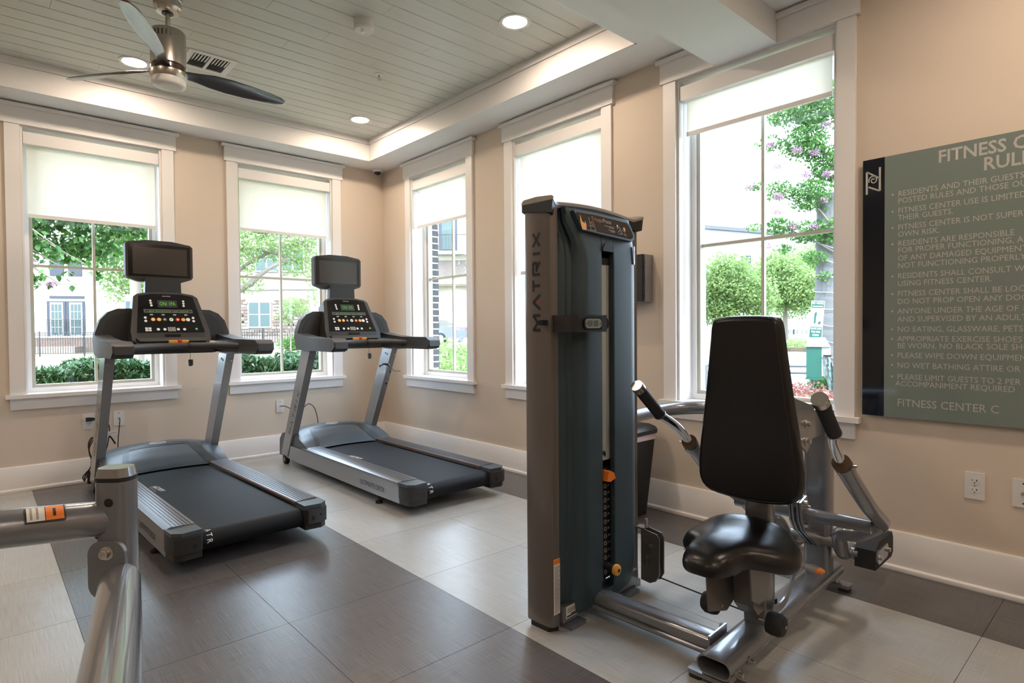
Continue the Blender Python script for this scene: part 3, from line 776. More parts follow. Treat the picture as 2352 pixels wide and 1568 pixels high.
# guide rods, weight stack
for a in (-.345, -.235):
    b = NB(); cyl(b, (a, .64, .06), (a, .64, 1.56), .0125, 16); mo('guide_rod', b, T['chrome'])
b = NB(); bx(b, -.325, -.245, .578, .582, .62, 1.43); bx(b, -.288, -.284, .575, .578, .62, 1.43); mo('stack_guard', b, T['guide_silver'])
b = NB(); bx(b, -.345, -.235, .574, .60, 1.425, 1.452); mo('cable_stop', b, T['black'])
for k in range(15):
    z = .135+.0300*k
    b = NB(); bx(b, -.43, -.15, .585, .688, z, z+.0278); bev(b, .003, 1); pl = mo('weight_plate', b, T['rubber'])
    b = NB(); tube(b, [(-.292+.0075*math.cos(q), .5842, z+.014+.0075*math.sin(q)) for q in [2*PI*i/16 for i in range(17)]], .0016, 5); obj('pin_hole', b, T['print_grey'], pl)
    text('plate_number', str(10*(15-k)), frame((-.276, .5845, z+.009), (1, 0, 0), (0, 0, 1)), T['print_white'], pl, cap=.009)
b = NB(); tube(b, [(-.315, .60, .60), (-.317, .585, .64), (-.310, .575, .655), (-.298, .585, .63), (-.292, .60, .60)], .006, 8, sm=3); mo('stack_handle', b, T['black'])
b = NB(); prism(b, [(-.345, .545), (-.333, .582), (-.322, .585), (-.296, .572), (-.286, .548), (-.300, .546), (-.320, .540)], 1, .535, .575); bev(b, .004, 2); mo('weight_pin', b, T['orange'])
b = NB(); tube(b, [(-.305, .56, .545), (-.296, .552, .515), (-.288, .548, .49)]+[(-.286+.003*math.cos(i), .548+.003*math.sin(i), .485-.0016*i) for i in range(60)], .0011, 5); mo('pin_cord', b, T['black'])
b = NB(); cyl(b, (-.335, .57, .195), (-.331, .51, .192), .013, 12); kn = mo('lift_knob', b, T['black'])
b = NB(); lathe(b, [(.010, 0), (.021, .002), (.023, .010), (.021, .018), (.012, .022)], seg=18, M=Matrix.Translation((-.331, .512, .192)) @ Matrix.Rotation(R(90), 4, 'X')); obj('knob_cap', b, T['amber'], kn)
b = NB(); cyl(b, (-.331, .4905, .192), (-.331, .4885, .192), .008, 10); obj('knob_screw', b, T['black'], kn)
# instruction placard
TL_ = (0, .16, 1)
M = frame((-.335, .560, 1.570), (1, 0, 0), TL_)
plo = plate('placard_frame', [(-.154, -.031), (.178, -.043), (.198, -.030), (.200, -.008), (.182, .026), (.160, .043), (-.05, .050), (-.190, .046), (-.194, .040)], .016, T['shroud'], mc, M, .004)
M2 = frame((-.335, .5435, 1.570), (1, 0, 0), TL_)
plate('placard', [(-.145, -.021), (.170, -.031), (.188, -.022), (.188, -.006), (.170, .024), (.155, .036), (-.05, .042), (-.178, .038), (-.182, .032)], .0012, T['black_gloss'], plo, M2)
M2s = M2 @ Matrix.Translation((-.014, -.014, 0)) @ Matrix.Diagonal((.93, .70, 1, 1))
def on(x, y, z=.0016): return M2 @ V((x, y, z))
text('placard_lettering', 'Triceps', frame(on(-.093, .016), (1, 0, 0), TL_), T['copper_print'], plo, cap=.0165, width=.072)
text('placard_lettering', 'Press', frame(on(-.018, .016), (1, 0, 0), TL_), T['print_grey'], plo, cap=.0165, width=.054)
b = NB()
for x0, x1, y in ((.005, .075, .026), (.035, .075, .018), (.03, .078, .004), (.045, .078, -.003)): bx(b, x0, x1, y, y+.0025, .0012, .0018)
bmesh.ops.transform(b, matrix=M2s, verts=b.verts); tag(obj('placard_print', b, T['print_grey'], plo), kind='stuff')
for q in ([(-.155, -.020), (-.128, -.019), (-.124, .012), (-.130, .034), (-.134, .018), (-.150, .026), (-.158, .062), (-.162, .030), (-.160, .0)], [(.098, .048), (.108, .046), (.106, .034), (.098, .032)], [(.148, .040), (.160, .036), (.158, .014), (.150, .018)]):
    b = NB(); prism(b, q, 2, .0012, .0018); bmesh.ops.transform(b, matrix=M2s, verts=b.verts); obj('muscle_diagram', b, T['amber'], plo)
b = NB()
def ln(pts, th=.0022):
    for p, q in zip(pts, pts[1:]):
        p, q = V((*p, .0015)), V((*q, .0015)); d = (q-p).normalized(); n = V((-d.y, d.x, 0))*th/2
        b.faces.new([b.verts.new(v) for v in (p+n, p-n, q-n, q+n)])
ln([(-.102, .058), (-.098, .028), (-.094, .010), (-.096, -.014)]); ln([(-.098, .028), (-.076, .036), (-.068, .012), (-.066, -.014)]); ln([(-.108, -.016), (-.058, -.012)]); ln([(-.108, .008), (-.082, .012), (-.072, .006)]); ln([(-.088, .03), (-.076, .008)])
ln([(.094, .022), (.106, .028), (.118, .036), (.130, .016), (.132, -.004)]); ln([(.104, -.006), (.138, -.004)]); ln([(.10, .0), (.118, .022), (.124, .0)])
ln([(.144, .012), (.142, .03), (.148, .036)]); ln([(.146, -.002), (.156, -.012), (.168, -.014)]); ln([(.150, .012), (.158, -.006), (.168, .0)])
bmesh.ops.transform(b, matrix=M2s, verts=b.verts); tag(obj('placard_drawing', b, T['print_grey'], plo, recalc=False), kind='stuff')
# stickers
b = NB(); bx(b, -.607, -.571, .5952, .5962, .07, .283); st = mo('warning_label', b, T['sticker'])
b = NB(); bx(b, -.6065, -.5715, .5945, .5953, .263, .282); obj('label_header', b, T['orange'], st)
b = NB()
for k in range(30): bx(b, -.603, -.578+.004*((k*7) % 3), .5943, .5953, .078+.0060*k, .0805+.0060*k)
obj('label_print', b, T['print_grey'], st)
b = NB(); M3 = frame((-.118, .5535, 1.437), (.85, .42, 0), (0, 0, 1)); prism(b, rrect(.030, .078, .003, 2, .004, .039), 2, 0, .001); bmesh.ops.transform(b, matrix=M3, verts=b.verts); st = mo('serial_label', b, T['sticker'])
b = NB(); rr = random.Random(3)
for k in range(16): bx(b, -.004, .014, .016+.003*k, .0172+.003*k+rr.random()*.001, .001, .0014)
bmesh.ops.transform(b, matrix=M3, verts=b.verts); obj('label_print', b, T['print_grey'], st)
# rep counter
b = NB(); prism(b, [(-.598, .60), (-.606, .585), (-.602, .502), (-.585, .488), (-.415, .482), (-.405, .490), (-.405, .512), (-.565, .520), (-.570, .60)], 2, 1.150, 1.214); bev(b, .006, 3); rc = mo('rep_counter', b, T['black'])
b = NB(); prism(b, [(-.658, .618), (-.640, .628), (-.616, .630), (-.616, .610), (-.652, .604)], 2, 1.176, 1.196); bev(b, .003, 2); obj('counter_clip', b, T['black'], rc)
def cpl(nm, w_, h_, r_, cx, z, yf, m, p, th=.002):
    b = NB(); prism(b, rrect(w_, h_, r_, 5, cx, z), 1, yf, yf+th); return obj(nm, b, m, p)
cpl('counter_recess', .155, .046, .018, -.480, 1.182, .4832, T['black_gloss'], rc); fc = cpl('counter_face', .100, .036, .016, -.500, 1.182, .4818, T['steel'], rc, .003)
for x in (-.520, -.484): 
    b = NB(); bx(b, x-.013, x+.013, .4810, .4822, 1.171, 1.193); obj('counter_display', b, T['lcd'], rc)
for x in (-.542, -.458):
    b = NB(); cyl(b, (x, .4822, 1.182), (x, .4812, 1.182), .0035, 8); obj('counter_button', b, T['brown_ring'], rc)
# tower base
b = NB(); bx(b, -.566, -.048, .585, .625, .028, .090); bev(b, .004, 2); bs = mo('tower_base', b, FP)
b = NB(); bx(b, -.548, -.462, .5835, .585, .040, .086); obj('spec_label', b, T['sticker'], bs)
b = NB(); bx(b, -.545, -.466, .5828, .5836, .045, .050); bx(b, -.52, -.47, .5828, .5836, .052, .056)
for k in range(4): bx(b, -.542, -.49, .5828, .5836, .062+.005*k, .0635+.005*k)
obj('label_print', b, T['print_black'], bs)
for a in (-.38,): 
    b = NB(); cyl(b, (a, .585, .055), (a, .575, .055), .012, 12); obj('base_bolt', b, T['steel'], bs)
    b = NB(); bx(b, a-.045, a+.06, .578, .586, .03, .088); obj('base_plate', b, FP, bs)
for a in (-.50, -.12):
    b = NB(); bx(b, a-.045, a+.045, .56, .62, .0, .016); bev(b, .003, 1); ft = obj('levelling_foot', b, FP, bs)
# tubes of the base: obround section
def obtube(nm, p0, p1, w_, h_, m=FP, parent=mc, up_=(0, 0, 1)):
    p0, p1 = V(p0), V(p1); d = (p1-p0).normalized(); x = d.cross(V(up_)).normalized(); y = V(up_)
    o_ = rrect(w_, h_, min(w_, h_)/2-.0005, 6); i_ = rrect(w_-.010, h_-.010, min(w_, h_)/2-.0055, 6)
    b = NB(); R_ = []
    for P_, q in ((p0, o_), (p1, o_), (p1, i_), (p0, i_)): R_.append([b.verts.new(P_+x*u+y*v) for u, v in q])
    for i in range(4): ringfaces(b, R_[i], R_[(i+1) % 4])
    return obj(nm, b, m, parent)
obtube('foot_beam', (-.515, 0, .072), (.615, 0, .072), .118, .062)
b = NB(); prism(b, rrect(.110, .054, .026, 6), 0, 0, .02); bmesh.ops.transform(b, matrix=Matrix.Translation((.596, 0, .072)), verts=b.verts); mo('beam_plug', b, FP)
b = NB(); prism(b, rrect(.106, .050, .024, 6), 0, 0, .02); bmesh.ops.transform(b, matrix=Matrix.Translation((-.40, 0, .072)), verts=b.verts); mo('beam_plug', b, T['shroud_dark'])
for a, s in ((-.475, 0), (.575, 0)):
    b = NB(); prism(b, rrect(.055, .20, .012, 4, a, 0), 2, .014, .028); pf = mo('foot_plate', b, FP)
    for yy in (-.075, .075):
        b = NB(); prism(b, rrect(.05, .045, .01, 3, a, yy), 2, 0, .014); obj('rubber_foot', b, T['rubber'], pf)
    b = NB(); prism(b, [(-.05, .028), (.05, .028), (.04, .045), (-.04, .045)], 0, a-.02, a+.02); obj('foot_saddle', b, FP, pf)
obtube('link_beam', (-.352, .59, .068), (-.352, .062, .068), .090, .058)
b = NB(); cyl(b, (-.398, .58, .045), (-.398, .066, .045), .010, 10); mo('cable_guard', b, FP)
b = NB(); prism(b, [(-.42, .035), (-.29, .035), (-.29, .115), (-.42, .115)], 1, .060, .066); mo('joint_plate', b, FP)
for a, z in ((-.30, .105), (-.405, .05)):
    b = NB(); cyl(b, (a, .066, z), (a, .080, z), .009, 8); mo('bolt', b, T['steel'])
for a, z in ((-.385, .066), (-.47, .058)):
    b = NB(); cyl(b, (a, -.058, z), (a, -.078, z), .008, 8); cyl(b, (a, -.058, z), (a, -.064, z), .014, 12); mo('bolt', b, T['steel'])
# mast and seat post
def rtube(nm, pts, w_, h_, m=FP, r_=.012, parent=mc, up_=(0, 1, 0)):
    """rounded rectangular tube between two points"""
    p0, p1 = V(pts[0]), V(pts[1]); d = (p1-p0).normalized(); x = (V(up_)-d*V(up_).dot(d)).normalized(); y = d.cross(x)
    b = NB(); q = rrect(w_, h_, r_, 4); A_ = [b.verts.new(p0+x*u+y*v) for u, v in q]; B_ = [b.verts.new(p1+x*u+y*v) for u, v in q]
    ringfaces(b, A_, B_); b.faces.new(A_[::-1]); b.faces.new(B_); return obj(nm, b, m, parent)
rtube('mast', ((-.155, 0, .10), (-.145, 0, 1.02)), .092, .058)
rtube('seat_post', ((-.165, 0, .10), (-.175, 0, .27)), .088, .062)
b = NB(); prism(b, [(-.29, .20), (-.30, .375), (-.19, .375), (-.187, .16), (-.25, .16)], 1, -.034, .034); bev(b, .006, 2); mo('seat_slide', b, TPN)
b = NB(); prism(b, [(-.36, .385), (-.34, .245), (-.285, .215), (-.21, .215), (-.17, .385)], 1, -.052, -.046); prism(b, [(-.47, .385), (-.45, .215), (-.32, .175), (-.21, .215), (-.18, .385)], 1, .046, .052); bev(b, .004, 2); mo('seat_bracket', b, TPN)
b = NB(); bx(b, -.50, -.19, -.06, .06, .378, .398); bev(b, .004, 2); mo('seat_plate', b, T['black'])
arc = [(-.13+.155*math.cos(R(q)), .30+.155*math.sin(R(q))) for q in range(-120, 21, 14)]; arc2 = [(-.13+.125*math.cos(R(q)), .30+.125*math.sin(R(q))) for q in range(20, -121, -14)]
b = NB(); prism(b, arc+arc2, 1, -.066, -.060); mo('swing_plate', b, FP)
for yy, a, z, nm in ((-.115, -.30, .175, 0), (.085, -.36, .205, 1)):
    b = NB(); lathe(b, [(.020, -.030), (.034, -.026), (.038, -.010), (.038, .012), (.030, .026), (.012, .030)], seg=20, M=Matrix.Translation((a, yy, z)) @ Matrix.Rotation(R(90 if yy < 0 else -90), 4, 'X')); kk = mo('roller_stop', b, T['rubber'])
    b = NB(); cyl(b, (a, yy*.5, z), (a, yy*1.28, z), .006, 8); obj('roller_axle', b, T['steel'], kk)
for a, z in ((-.26, .345), (-.03, .315)):
    b = NB(); cyl(b, (a, -.052, z), (a, -.082, z), .010, 10); cyl(b, (a, -.052, z), (a, -.060, z), .018, 14); mo('bolt', b, T['steel'])
b = NB(); tube(b, [(-.18, .02, .12), (-.20, .045, .20)], .006, 6); tube(b, [(-.09, -.03, .10), (-.115, -.04, .18)], .008, 6); mo('gas_spring', b, T['black'])
# adjustment lever with orange grip
b = NB(); tube(b, [(-.14, -.085, .335), (-.03, -.10, .292)], .010, 10); tube(b, [(-.03, -.10, .292), (.02, -.10, .272), (.10, -.10, .240), (.175, -.10, .212)], [.012, .017, .024, .016], 12, sec=(1, .7)); lv = mo('seat_lever', b, T['silver_paint'])
b = NB(); tube(b, [(.055, -.108, .255), (.10, -.110, .237), (.172, -.106, .212)], [.008, .021, .014], 12, sec=(1, .7)); obj('lever_grip', b, T['orange'], lv)
# saddle seat: wide rear wings and a nose, edges drooping
sp = [(-.615, 0), (-.612, .032), (-.592, .060), (-.555, .076), (-.515, .082), (-.475, .094), (-.440, .124), (-.405, .160), (-.360, .185), (-.310, .190), (-.260, .175), (-.220, .140), (-.195, .085), (-.187, 0)]
outl = sp + [(x, -y) for x, y in sp[-2:0:-1]]
outl = outl[::-1] if sum((outl[i-1][0]*outl[i][1]-outl[i][0]*outl[i-1][1]) for i in range(len(outl))) < 0 else outl
def dense(p, n=3):
    r_ = []
    for i in range(len(p)):
        p0, p1, p2, p3 = [V(p[(i+k) % len(p)]) for k in (-1, 0, 1, 2)]
        for k in range(n):
            t_ = k/n; r_.append(tuple(.5*((2*p1)+(-p0+p2)*t_+(2*p0-5*p1+4*p2-p3)*t_*t_+(-p0+3*p1-3*p2+p3)*t_**3)))
    return r_
outl = dense(outl, 2)
b = NB(); cx_, cy_ = -.36, 0.; rings = []
lv_ = [(1.0, -.054, 0), (1.02, -.044, 0), (1.03, -.031, 0), (1.01, -.016, 0), (.96, -.003, 0), (.88, .006, 0), (.74, .010, 0), (.55, .010, 0), (.33, .008, 0), (.12, .007, 0)]
for f, z, _ in lv_:
    rg = []
    for (x, y) in outl:
        X_, Y_ = cx_+(x-cx_)*f, cy_+(y-cy_)*f
        zz = .466+z - 1.1*Y_*Y_*(1 if z > -.03 else .9) + .020*math.exp(-((X_+.22)/.06)**2) - .012*max(0, (-.47-X_)/.15)**1.5
        rg.append(b.verts.new((X_, Y_, zz)))
    rings.append(rg)
for p, q in zip(rings, rings[1:]): ringfaces(b, p, q)
b.faces.new(rings[0][::-1]); b.faces.new(rings[-1])
seat = mo('seat', b, T['vinyl'], ang=60)
b = NB(); 
for s in (-1, 1):
    tube(b, [(-.565, s*.074, .447), (-.50, s*.080, .453), (-.44, s*.110, .443), (-.38, s*.150, .430), (-.30, s*.163, .427), (-.24, s*.140, .438)], .0014, 5, sm=5)
obj('seat_stitching', b, T['charcoal_soft'], seat)
# backrest
br = [(-.118, .62), (-.094, .640), (0, .645), (.094, .640), (.118, .62), (.126, .56), (.150, .36), (.174, .19), (.182, .10), (.178, .050), (.155, .018), (.110, .003), (0, -.005), (-.110, .003), (-.155, .018), (-.178, .050), (-.182, .10), (-.174, .19), (-.150, .36), (-.126, .56)]
ar = sum((br[i-1][0]*br[i][1]-br[i][0]*br[i-1][1]) for i in range(len(br)))
br = br[::-1] if ar < 0 else br
br = dense(br, 2)
# plane: x axis = +b reversed so the front faces the user (-a)
Mb = frame((-.205, 0, .560), (0, -1, 0), (-.045, 0, 1))      # normal = x cross y
bk = pad('backrest', br, .062, T['vinyl'], mc, Mb, .020, 5)
b = NB(); tube(b, [Mb @ V((x*.9, .01+y*.98, .0605 if (x) else .0605)) for x, y in [(p[0], p[1]) for p in br]+[br[0]]], .0012, 5); obj('backrest_stitching', b, T['charcoal_soft'], bk)
# press arms
for s in (-1, 1):
    b = NB(); tube(b, bend([(-.155, s*.272, .708), (.10, s*.285, .515), (.315, s*.285, .400), (.318, s*.20, .335), (.325, s*.12, .330), (.43, s*.105, .205), (.56, s*.105, .195)], .055), .0285, 16)
    arm = mo('press_arm', b, FP, ang=60)
    b = NB(); tube(b, bend([(-.165, s*.271, .715), (-.255, s*.275, .790), (-.345, s*.300, .842)], .05), .0165, 14); obj('arm_rod', b, T['chrome'], arm, 60)
    d = V((-.159, s*.005, .128)).normalized(); p = V((-.338, s*.300, .840))
    b = NB(); cyl(b, p, p+d*.160, .0215, 20); gp = obj('hand_grip', b, T['rubber'], arm)
    b = NB(); cyl(b, p+d*.160, p+d*.182, .0235, 22); obj('grip_end', b, T['steel'], arm)
    b = NB(); cyl(b, p+d*.1825, p+d*.188, .0222, 22); obj('grip_disc', b, T['steel'], arm)
    b = NB(); cyl(b, p-d*.004, p, .0235, 20); obj('grip_collar', b, T['steel'], arm)
    d2 = V((-.159, s*-.02, .128)).normalized(); q = V((-.158, s*.272, .710))
    b = NB(); cyl(b, q-d2*.004, q+d2*.014, .0295, 20); obj('adjuster_ring', b, T['brown_ring'], arm)
    b = NB(); cyl(b, q-d2*.036, q-d2*.006, .0305, 20); obj('arm_collar', b, FP, arm)
    b = NB(); cyl(b, q+V((0, s*.028, -.004)), q+V((-.004, s*.045, 0)), .004, 8); obj('adjuster_pin', b, T['steel'], arm)
    b = NB(); cyl(b, (.50, s*.085, .198), (.50, s*.135, .198), .026, 18); cyl(b, (.50, s*.135, .198), (.50, s*.145, .198), .012, 10); obj('arm_hub', b, FP, arm)
b = NB(); cyl(b, (.235, -.262, .405), (.235, .262, .405), .0255, 18); mo('arm_cross_tube', b, FP)
b = NB()
for yy in (-.022, -.010, .010, .022): prism(b, [(.18, .46), (.25, .475), (.275, .42), (.29, .33), (.44, .275), (.455, .215), (.40, .225), (.24, .33), (.20, .38)], 1, yy-.004, yy+.004)
mo('arm_bracket', b, FP)
for a, z in ((.215, .455), (.245, .430), (.225, .36)):
    b = NB(); cyl(b, (a, -.026, z), (a, -.040, z), .009, 8); mo('bolt', b, T['steel'])
b = NB(); cyl(b, (.445, -.105, .243), (.445, .105, .243), .022, 16); mo('pivot_shaft', b, T['silver_paint'])
for s in (-1,):
    b = NB(); prism(b, [(.53, .135), (.535, .215), (.58, .245), (.80, .235), (.82, .205), (.82, .14), (.79, .125)], 1, -.205, -.125); bev(b, .010, 2); cw = mo('counterweight', b, T['rubber'])
    b = NB(); prism(b, rrect(.17, .060, .028, 6, .62, .185), 1, -.213, -.205); obj('weight_strap', b, FP, cw)
    for a in (.56, .69):
        b = NB(); cyl(b, (a, -.213, .185), (a, -.224, .185), .010, 10); obj('bolt', b, T['steel'], cw)
# rear post and the arm joining it to the tower
rtube('rear_post', ((.475, 0, .10), (.475, 0, .800)), .105, .085, r_=.02)
b = NB(); tube(b, bend([(-.02, .70, .745), (.30, .70, .752), (.455, .60, .762), (.475, .10, .795), (.475, -.045, .800)], .12), .0325, 18); mo('upper_tube', b, FP, ang=60)
b = NB(); prism(b, [(.10, .885), (.31, .836), (.31, .72), (.225, .655), (.17, .69), (-.12, .90), (-.13, .96), (.0, .93)], 1, -.034, -.026); prism(b, [(.10, .885), (.31, .836), (.31, .72), (.225, .655), (.17, .69), (-.12, .90), (-.13, .96), (.0, .93)], 1, .026, .034); mo('gusset_plate', b, FP)
for z in (.775, .705):
    b = NB(); cyl(b, (.215, -.034, z), (.215, -.052, z), .010, 10); cyl(b, (.215, -.034, z), (.215, -.038, z), .018, 12); mo('bolt', b, T['steel'])
b = NB(); bx(b, .28, .43, -.024, .024, .70, .815); mo('gusset_block', b, FP)
# pulley bracket and cable
b = NB()
for a in (-.040, -.002): prism(b, [(.575, .045), (.575, .275), (.495, .262), (.483, .245), (.483, .085), (.500, .055), (.53, .040)], 0, a, a+.005)
bx(b, -.040, .003, .560, .606, .27, .276); pb = mo('pulley_bracket', b, TPN)
b = NB(); cyl(b, (-.020, .56, .275), (-.020, .56, .315), .007, 10); obj('tension_bolt', b, T['steel'], pb)
b = NB(); cyl(b, (-.032, .528, .10), (-.006, .528, .10), .040, 20); obj('pulley', b, T['black'], pb)
for y, z in ((.545, .150), (.525, .205)):
    b = NB(); cyl(b, (-.040, y, z), (-.056, y, z), .009, 10); bx(b, -.0425, -.0395, y-.005, y+.005, z-.045, z); obj('bolt', b, T['steel'], pb)
b = NB(); cyl(b, (-.02, .50, .070), (-.14, .045, .105), .0032, 8); mo('cable', b, T['black'])

# ------------------------------------------------------------------ neighbouring machine, only its front corner in view
nm = thing('exercise_machine', 'grey tube frame corner of another machine standing closest to the viewer', 'exercise machine', (-3.026, -4.115, 0))
def no(name, b, m=None, ang=40, p=None): return obj(name, b, m or FP, p or nm, ang)
b = NB(); q = rrect(.074, .060, .022, 6)
ang_ = R(-48)
def rot2(p, a): return (p[0]*math.cos(a)-p[1]*math.sin(a), p[0]*math.sin(a)+p[1]*math.cos(a))
def rot_sec(w_, h_, r_): return [rot2(p, -R(42)) for p in rrect(w_, h_, r_, 6)]
b = NB(); prism(b, rot_sec(.074, .062, .024), 2, .0, .838); post = no('post', b)
b = NB(); prism(b, rot_sec(.076, .064, .025), 2, .839, .846); no('cap_gasket', b, T['black'])
b = NB(); prism(b, rot_sec(.072, .060, .023), 2, .8465, .866)
for v in b.verts:
    if v.co.z > .86: v.co.x *= .9; v.co.y *= .9
bev(b, .004, 2); no('post_cap', b, T['silver_paint'])
vdir = V((-.669, -.743, 0)); udir = V((-.743, .669, 0))      # toward the viewer / to the viewer's left
f0 = vdir*.031
b = NB(); c0 = f0+V((0, 0, .795)); cyl(b, c0-vdir*.001+udir*-.003, c0+vdir*.0012+udir*-.003, .0095, 16); no('pin_hole', b, T['black'])
b = NB(); tube(b, [V((0, 0, .752))+udir*.02, V((-.22, .012, .772)), V((-.46, .0, .785)), V((-1.0, -.02, .80))], .0385, 22); ct = no('cross_tube', b, ang=60)
b = NB(); tube(b, [V((0, 0, .752))+udir*.024, V((0, 0, .754))+udir*.046], [.046, .0385], 22); no('weld', b, ang=60)
b = NB(); c0 = f0+V((0, 0, .688)); lathe(b, [(.020, 0), (.019, .005), (.012, .008), (.0095, .008), (.0095, .018), (.006, .020)], seg=18, M=frame(c0, udir*-1, (0, 0, 1))); no('bolt', b, T['steel'])
b = NB(); prism(b, rrect(.080, .125, .03, 6), 2, 0, .010); bmesh.ops.transform(b, matrix=frame(f0*.9+V((0, 0, .652)), udir*-1, (0, 0, 1)), verts=b.verts); no('joint_plate', b)
b = NB(); tube(b, [V((-.005, -.050, .628)), V((-.05, -.32, .655)), V((-.097, -.590, .683)), V((-.145, -.87, .712))], .0385, 22); no('front_tube', b, ang=60)
b = NB(); tube(b, [V((-.145, -.86, .711)), V((-.145, -.87, 0))], .0385, 18); no('front_leg', b)
b = NB(); tube(b, [V((-1.0, -.02, .80)), V((-1.0, -.02, 0))], .0385, 18); no('side_leg', b)
# warning label wrapped on the cross tube
def wrapl(name, x0, x1, a0, a1, m, r_=.0390):
    b = NB(); N_ = 8
    for i in range(N_):
        qa, qb = a0+(a1-a0)*i/N_, a0+(a1-a0)*(i+1)/N_
        def pp(x, a):
            t_ = (-.04-x)/.42; return V((x, .004-.0*t_+r_*-math.cos(R(a))*1.0, .7555+(-x)*.062+r_*math.sin(R(a))))
        b.faces.new([b.verts.new(v) for v in (pp(x0, qa), pp(x1, qa), pp(x1, qb), pp(x0, qb))])
    return obj(name, b, m, ct, 60)
wrapl('warning_label', -.158, -.092, 25, 88, T['print_black'], .0392); wrapl('label_field', -.155, -.126, 29, 87, T['sticker'], .0395); wrapl('label_field', -.1245, -.095, 29, 87, T['orange'], .0395)
wrapl('label_print', -.150, -.146, 34, 84, T['print_grey'], .0398); wrapl('label_print', -.140, -.136, 34, 84, T['print_grey'], .0398); wrapl('label_print', -.113, -.108, 40, 70, T['print_black'], .0398)
# ------------------------------------------------------------------ ceiling fan
fx, fy = -2.412, -1.825
fan = thing('ceiling_fan', 'brushed nickel ceiling fan with three dark walnut propeller blades', 'ceiling fan', (fx, fy, ZC))
b = NB(); lathe(b, [(.076, 0), (.076, -.020), (.072, -.024), (.070, -.058), (.062, -.066), (.058, -.085), (.020, -.090)], seg=36); cn = obj('canopy', b, T['nickel'], fan)
b = NB(); lathe(b, [(.030, -.0905), (.030, -.093), (.012, -.0931)], seg=20); obj('canopy_opening', b, T['black'], cn)
b = NB(); cyl(b, (0, 0, -.09), (0, 0, -.19), .0125, 16); obj('down_rod', b, T['nickel'], fan)
b = NB(); lathe(b, [(.016, -.165), (.030, -.170), (.033, -.182), (.034, -.192), (.085, -.194), (.0905, -.202), (.0905, -.385), (.080, -.392)], seg=40); mh_ = obj('motor_housing', b, T['nickel'], fan, 50)
for k in range(5):
    a = R(-146+13*k); c, s = math.cos(a), math.sin(a)
    b = NB(); bx(b, -.0030, .0030, -.0012, .0012, -.245, -.215); bev(b, .001, 1)
    bmesh.ops.transform(b, matrix=Matrix.Translation((.0908*c, .0908*s, 0)) @ Matrix.Rotation(a+PI/2, 4, 'Z'), verts=b.verts); obj('vent_slot', b, T['black'], mh_)
b = NB(); lathe(b, [(.070, -.385), (.088, -.392), (.088, -.425), (.07, -.43)], seg=32); obj('blade_hub', b, T['walnut'], fan)
b = NB(); lathe(b, [(.085, -.421), (.096, -.425), (.095, -.448), (.088, -.462), (.086, -.462)], seg=40); obj('light_ring', b, T['nickel'], fan)
b = NB(); lathe(b, [(.0865, -.4615), (.0870, -.490), (.083, -.500), (.070, -.506), (.04, -.508)], seg=40); obj('light_lens', b, T['frosted'], fan, 50)
BL = []
def blade():
    # stations: r, half width, twist deg, camber, z
    st = [(.055, .040, 4, 0, 0), (.10, .034, 18, 0, .004), (.16, .036, 28, .004, .008), (.24, .052, 26, .008, .012), (.34, .062, 22, .010, .014), (.46, .062, 18, .010, .016), (.58, .054, 15, .008, .018), (.66, .043, 13, .006, .020), (.700, .020, 12, .003, .020)]
    b = NB(); rings = []
    for r, hw, tw, cb, z in st:
        ring = []; t_ = R(-tw)
        n = 12
        up_ = [(-1+2*i/n) for i in range(n+1)]
        pts = [(u*hw, cb*(1-u*u)+.0055*math.sqrt(max(0, 1-u*u))+.0006, ) for u in up_]+[(u*hw, cb*(1-u*u)-.0045*math.sqrt(max(0, 1-u*u))-.0006) for u in up_[::-1]]
        for y, zz in pts: ring.append(b.verts.new((r, y*math.cos(t_)-zz*math.sin(t_)+.012*(r/.7), z+y*math.sin(t_)+zz*math.cos(t_))))
        rings.append(ring)
    for p, q in zip(rings, rings[1:]): ringfaces(b, p, q)
    b.faces.new(rings[0][::-1]); b.faces.new(rings[-1])
    for f in b.faces:
        f.normal_update()
    bmesh.ops.recalc_face_normals(b, faces=b.faces)
    for f in b.faces: f.material_index = 1 if f.normal.z < -.25 else 0
    return b
me = None
for k, a in enumerate((124, 7, -117)):
    if me is None:
        o = obj('blade', blade(), [T['walnut'], T['blade_under']], fan, 50); me = o.data
    else:
        o = bpy.data.objects.new('blade', me); col.objects.link(o); o.parent = fan
    o.location = (0, 0, -.412); o.rotation_euler = (0, 0, R(a))

# ------------------------------------------------------------------ ceiling fittings
vt = thing('air_vent', 'white rectangular ceiling air register with curved louvres', 'vent', (-2.005, -1.10, ZC))
b = NB()
for q in ((-.155, .155, .115, .155), (-.155, .155, -.155, -.115), (-.155, -.115, -.115, .115), (.115, .155, -.115, .115), (-.010, .010, -.115, .115)): bx(b, *q, -.006, -.0005)
obj('frame', b, T['white_plastic'], vt)
b = NB(); bx(b, -.114, .114, -.114, .114, -.0012, -.0004); obj('duct_opening', b, T['charcoal_soft'], vt)
for s in (-1, 1):
    for k in range(5):
        b = NB(); x = s*(.024+.020*k); prism(b, [(x-.007, -.010), (x+.007, -.003), (x+.0075, -.0015), (x-.0065, -.0085)], 1, -.112, .000); obj('louvre', b, T['white_plastic'], vt)
    for k in range(5):
        b = NB(); y = .014+.021*k; prism(b, [(y-.008, -.010), (y+.006, -.002), (y+.0065, -.0008), (y-.0075, -.0085)], 0, min(s*.014, s*.112), max(s*.014, s*.112)); obj('louvre', b, T['white_plastic'], vt)
sd = thing('smoke_detector', 'round white smoke detector on the plank ceiling', 'smoke detector', (-1.455, -2.335, ZC))
b = NB(); lathe(b, [(.060, -.0003), (.060, -.038), (.058, -.042)], seg=32); obj('base', b, T['white_plastic'], sd)
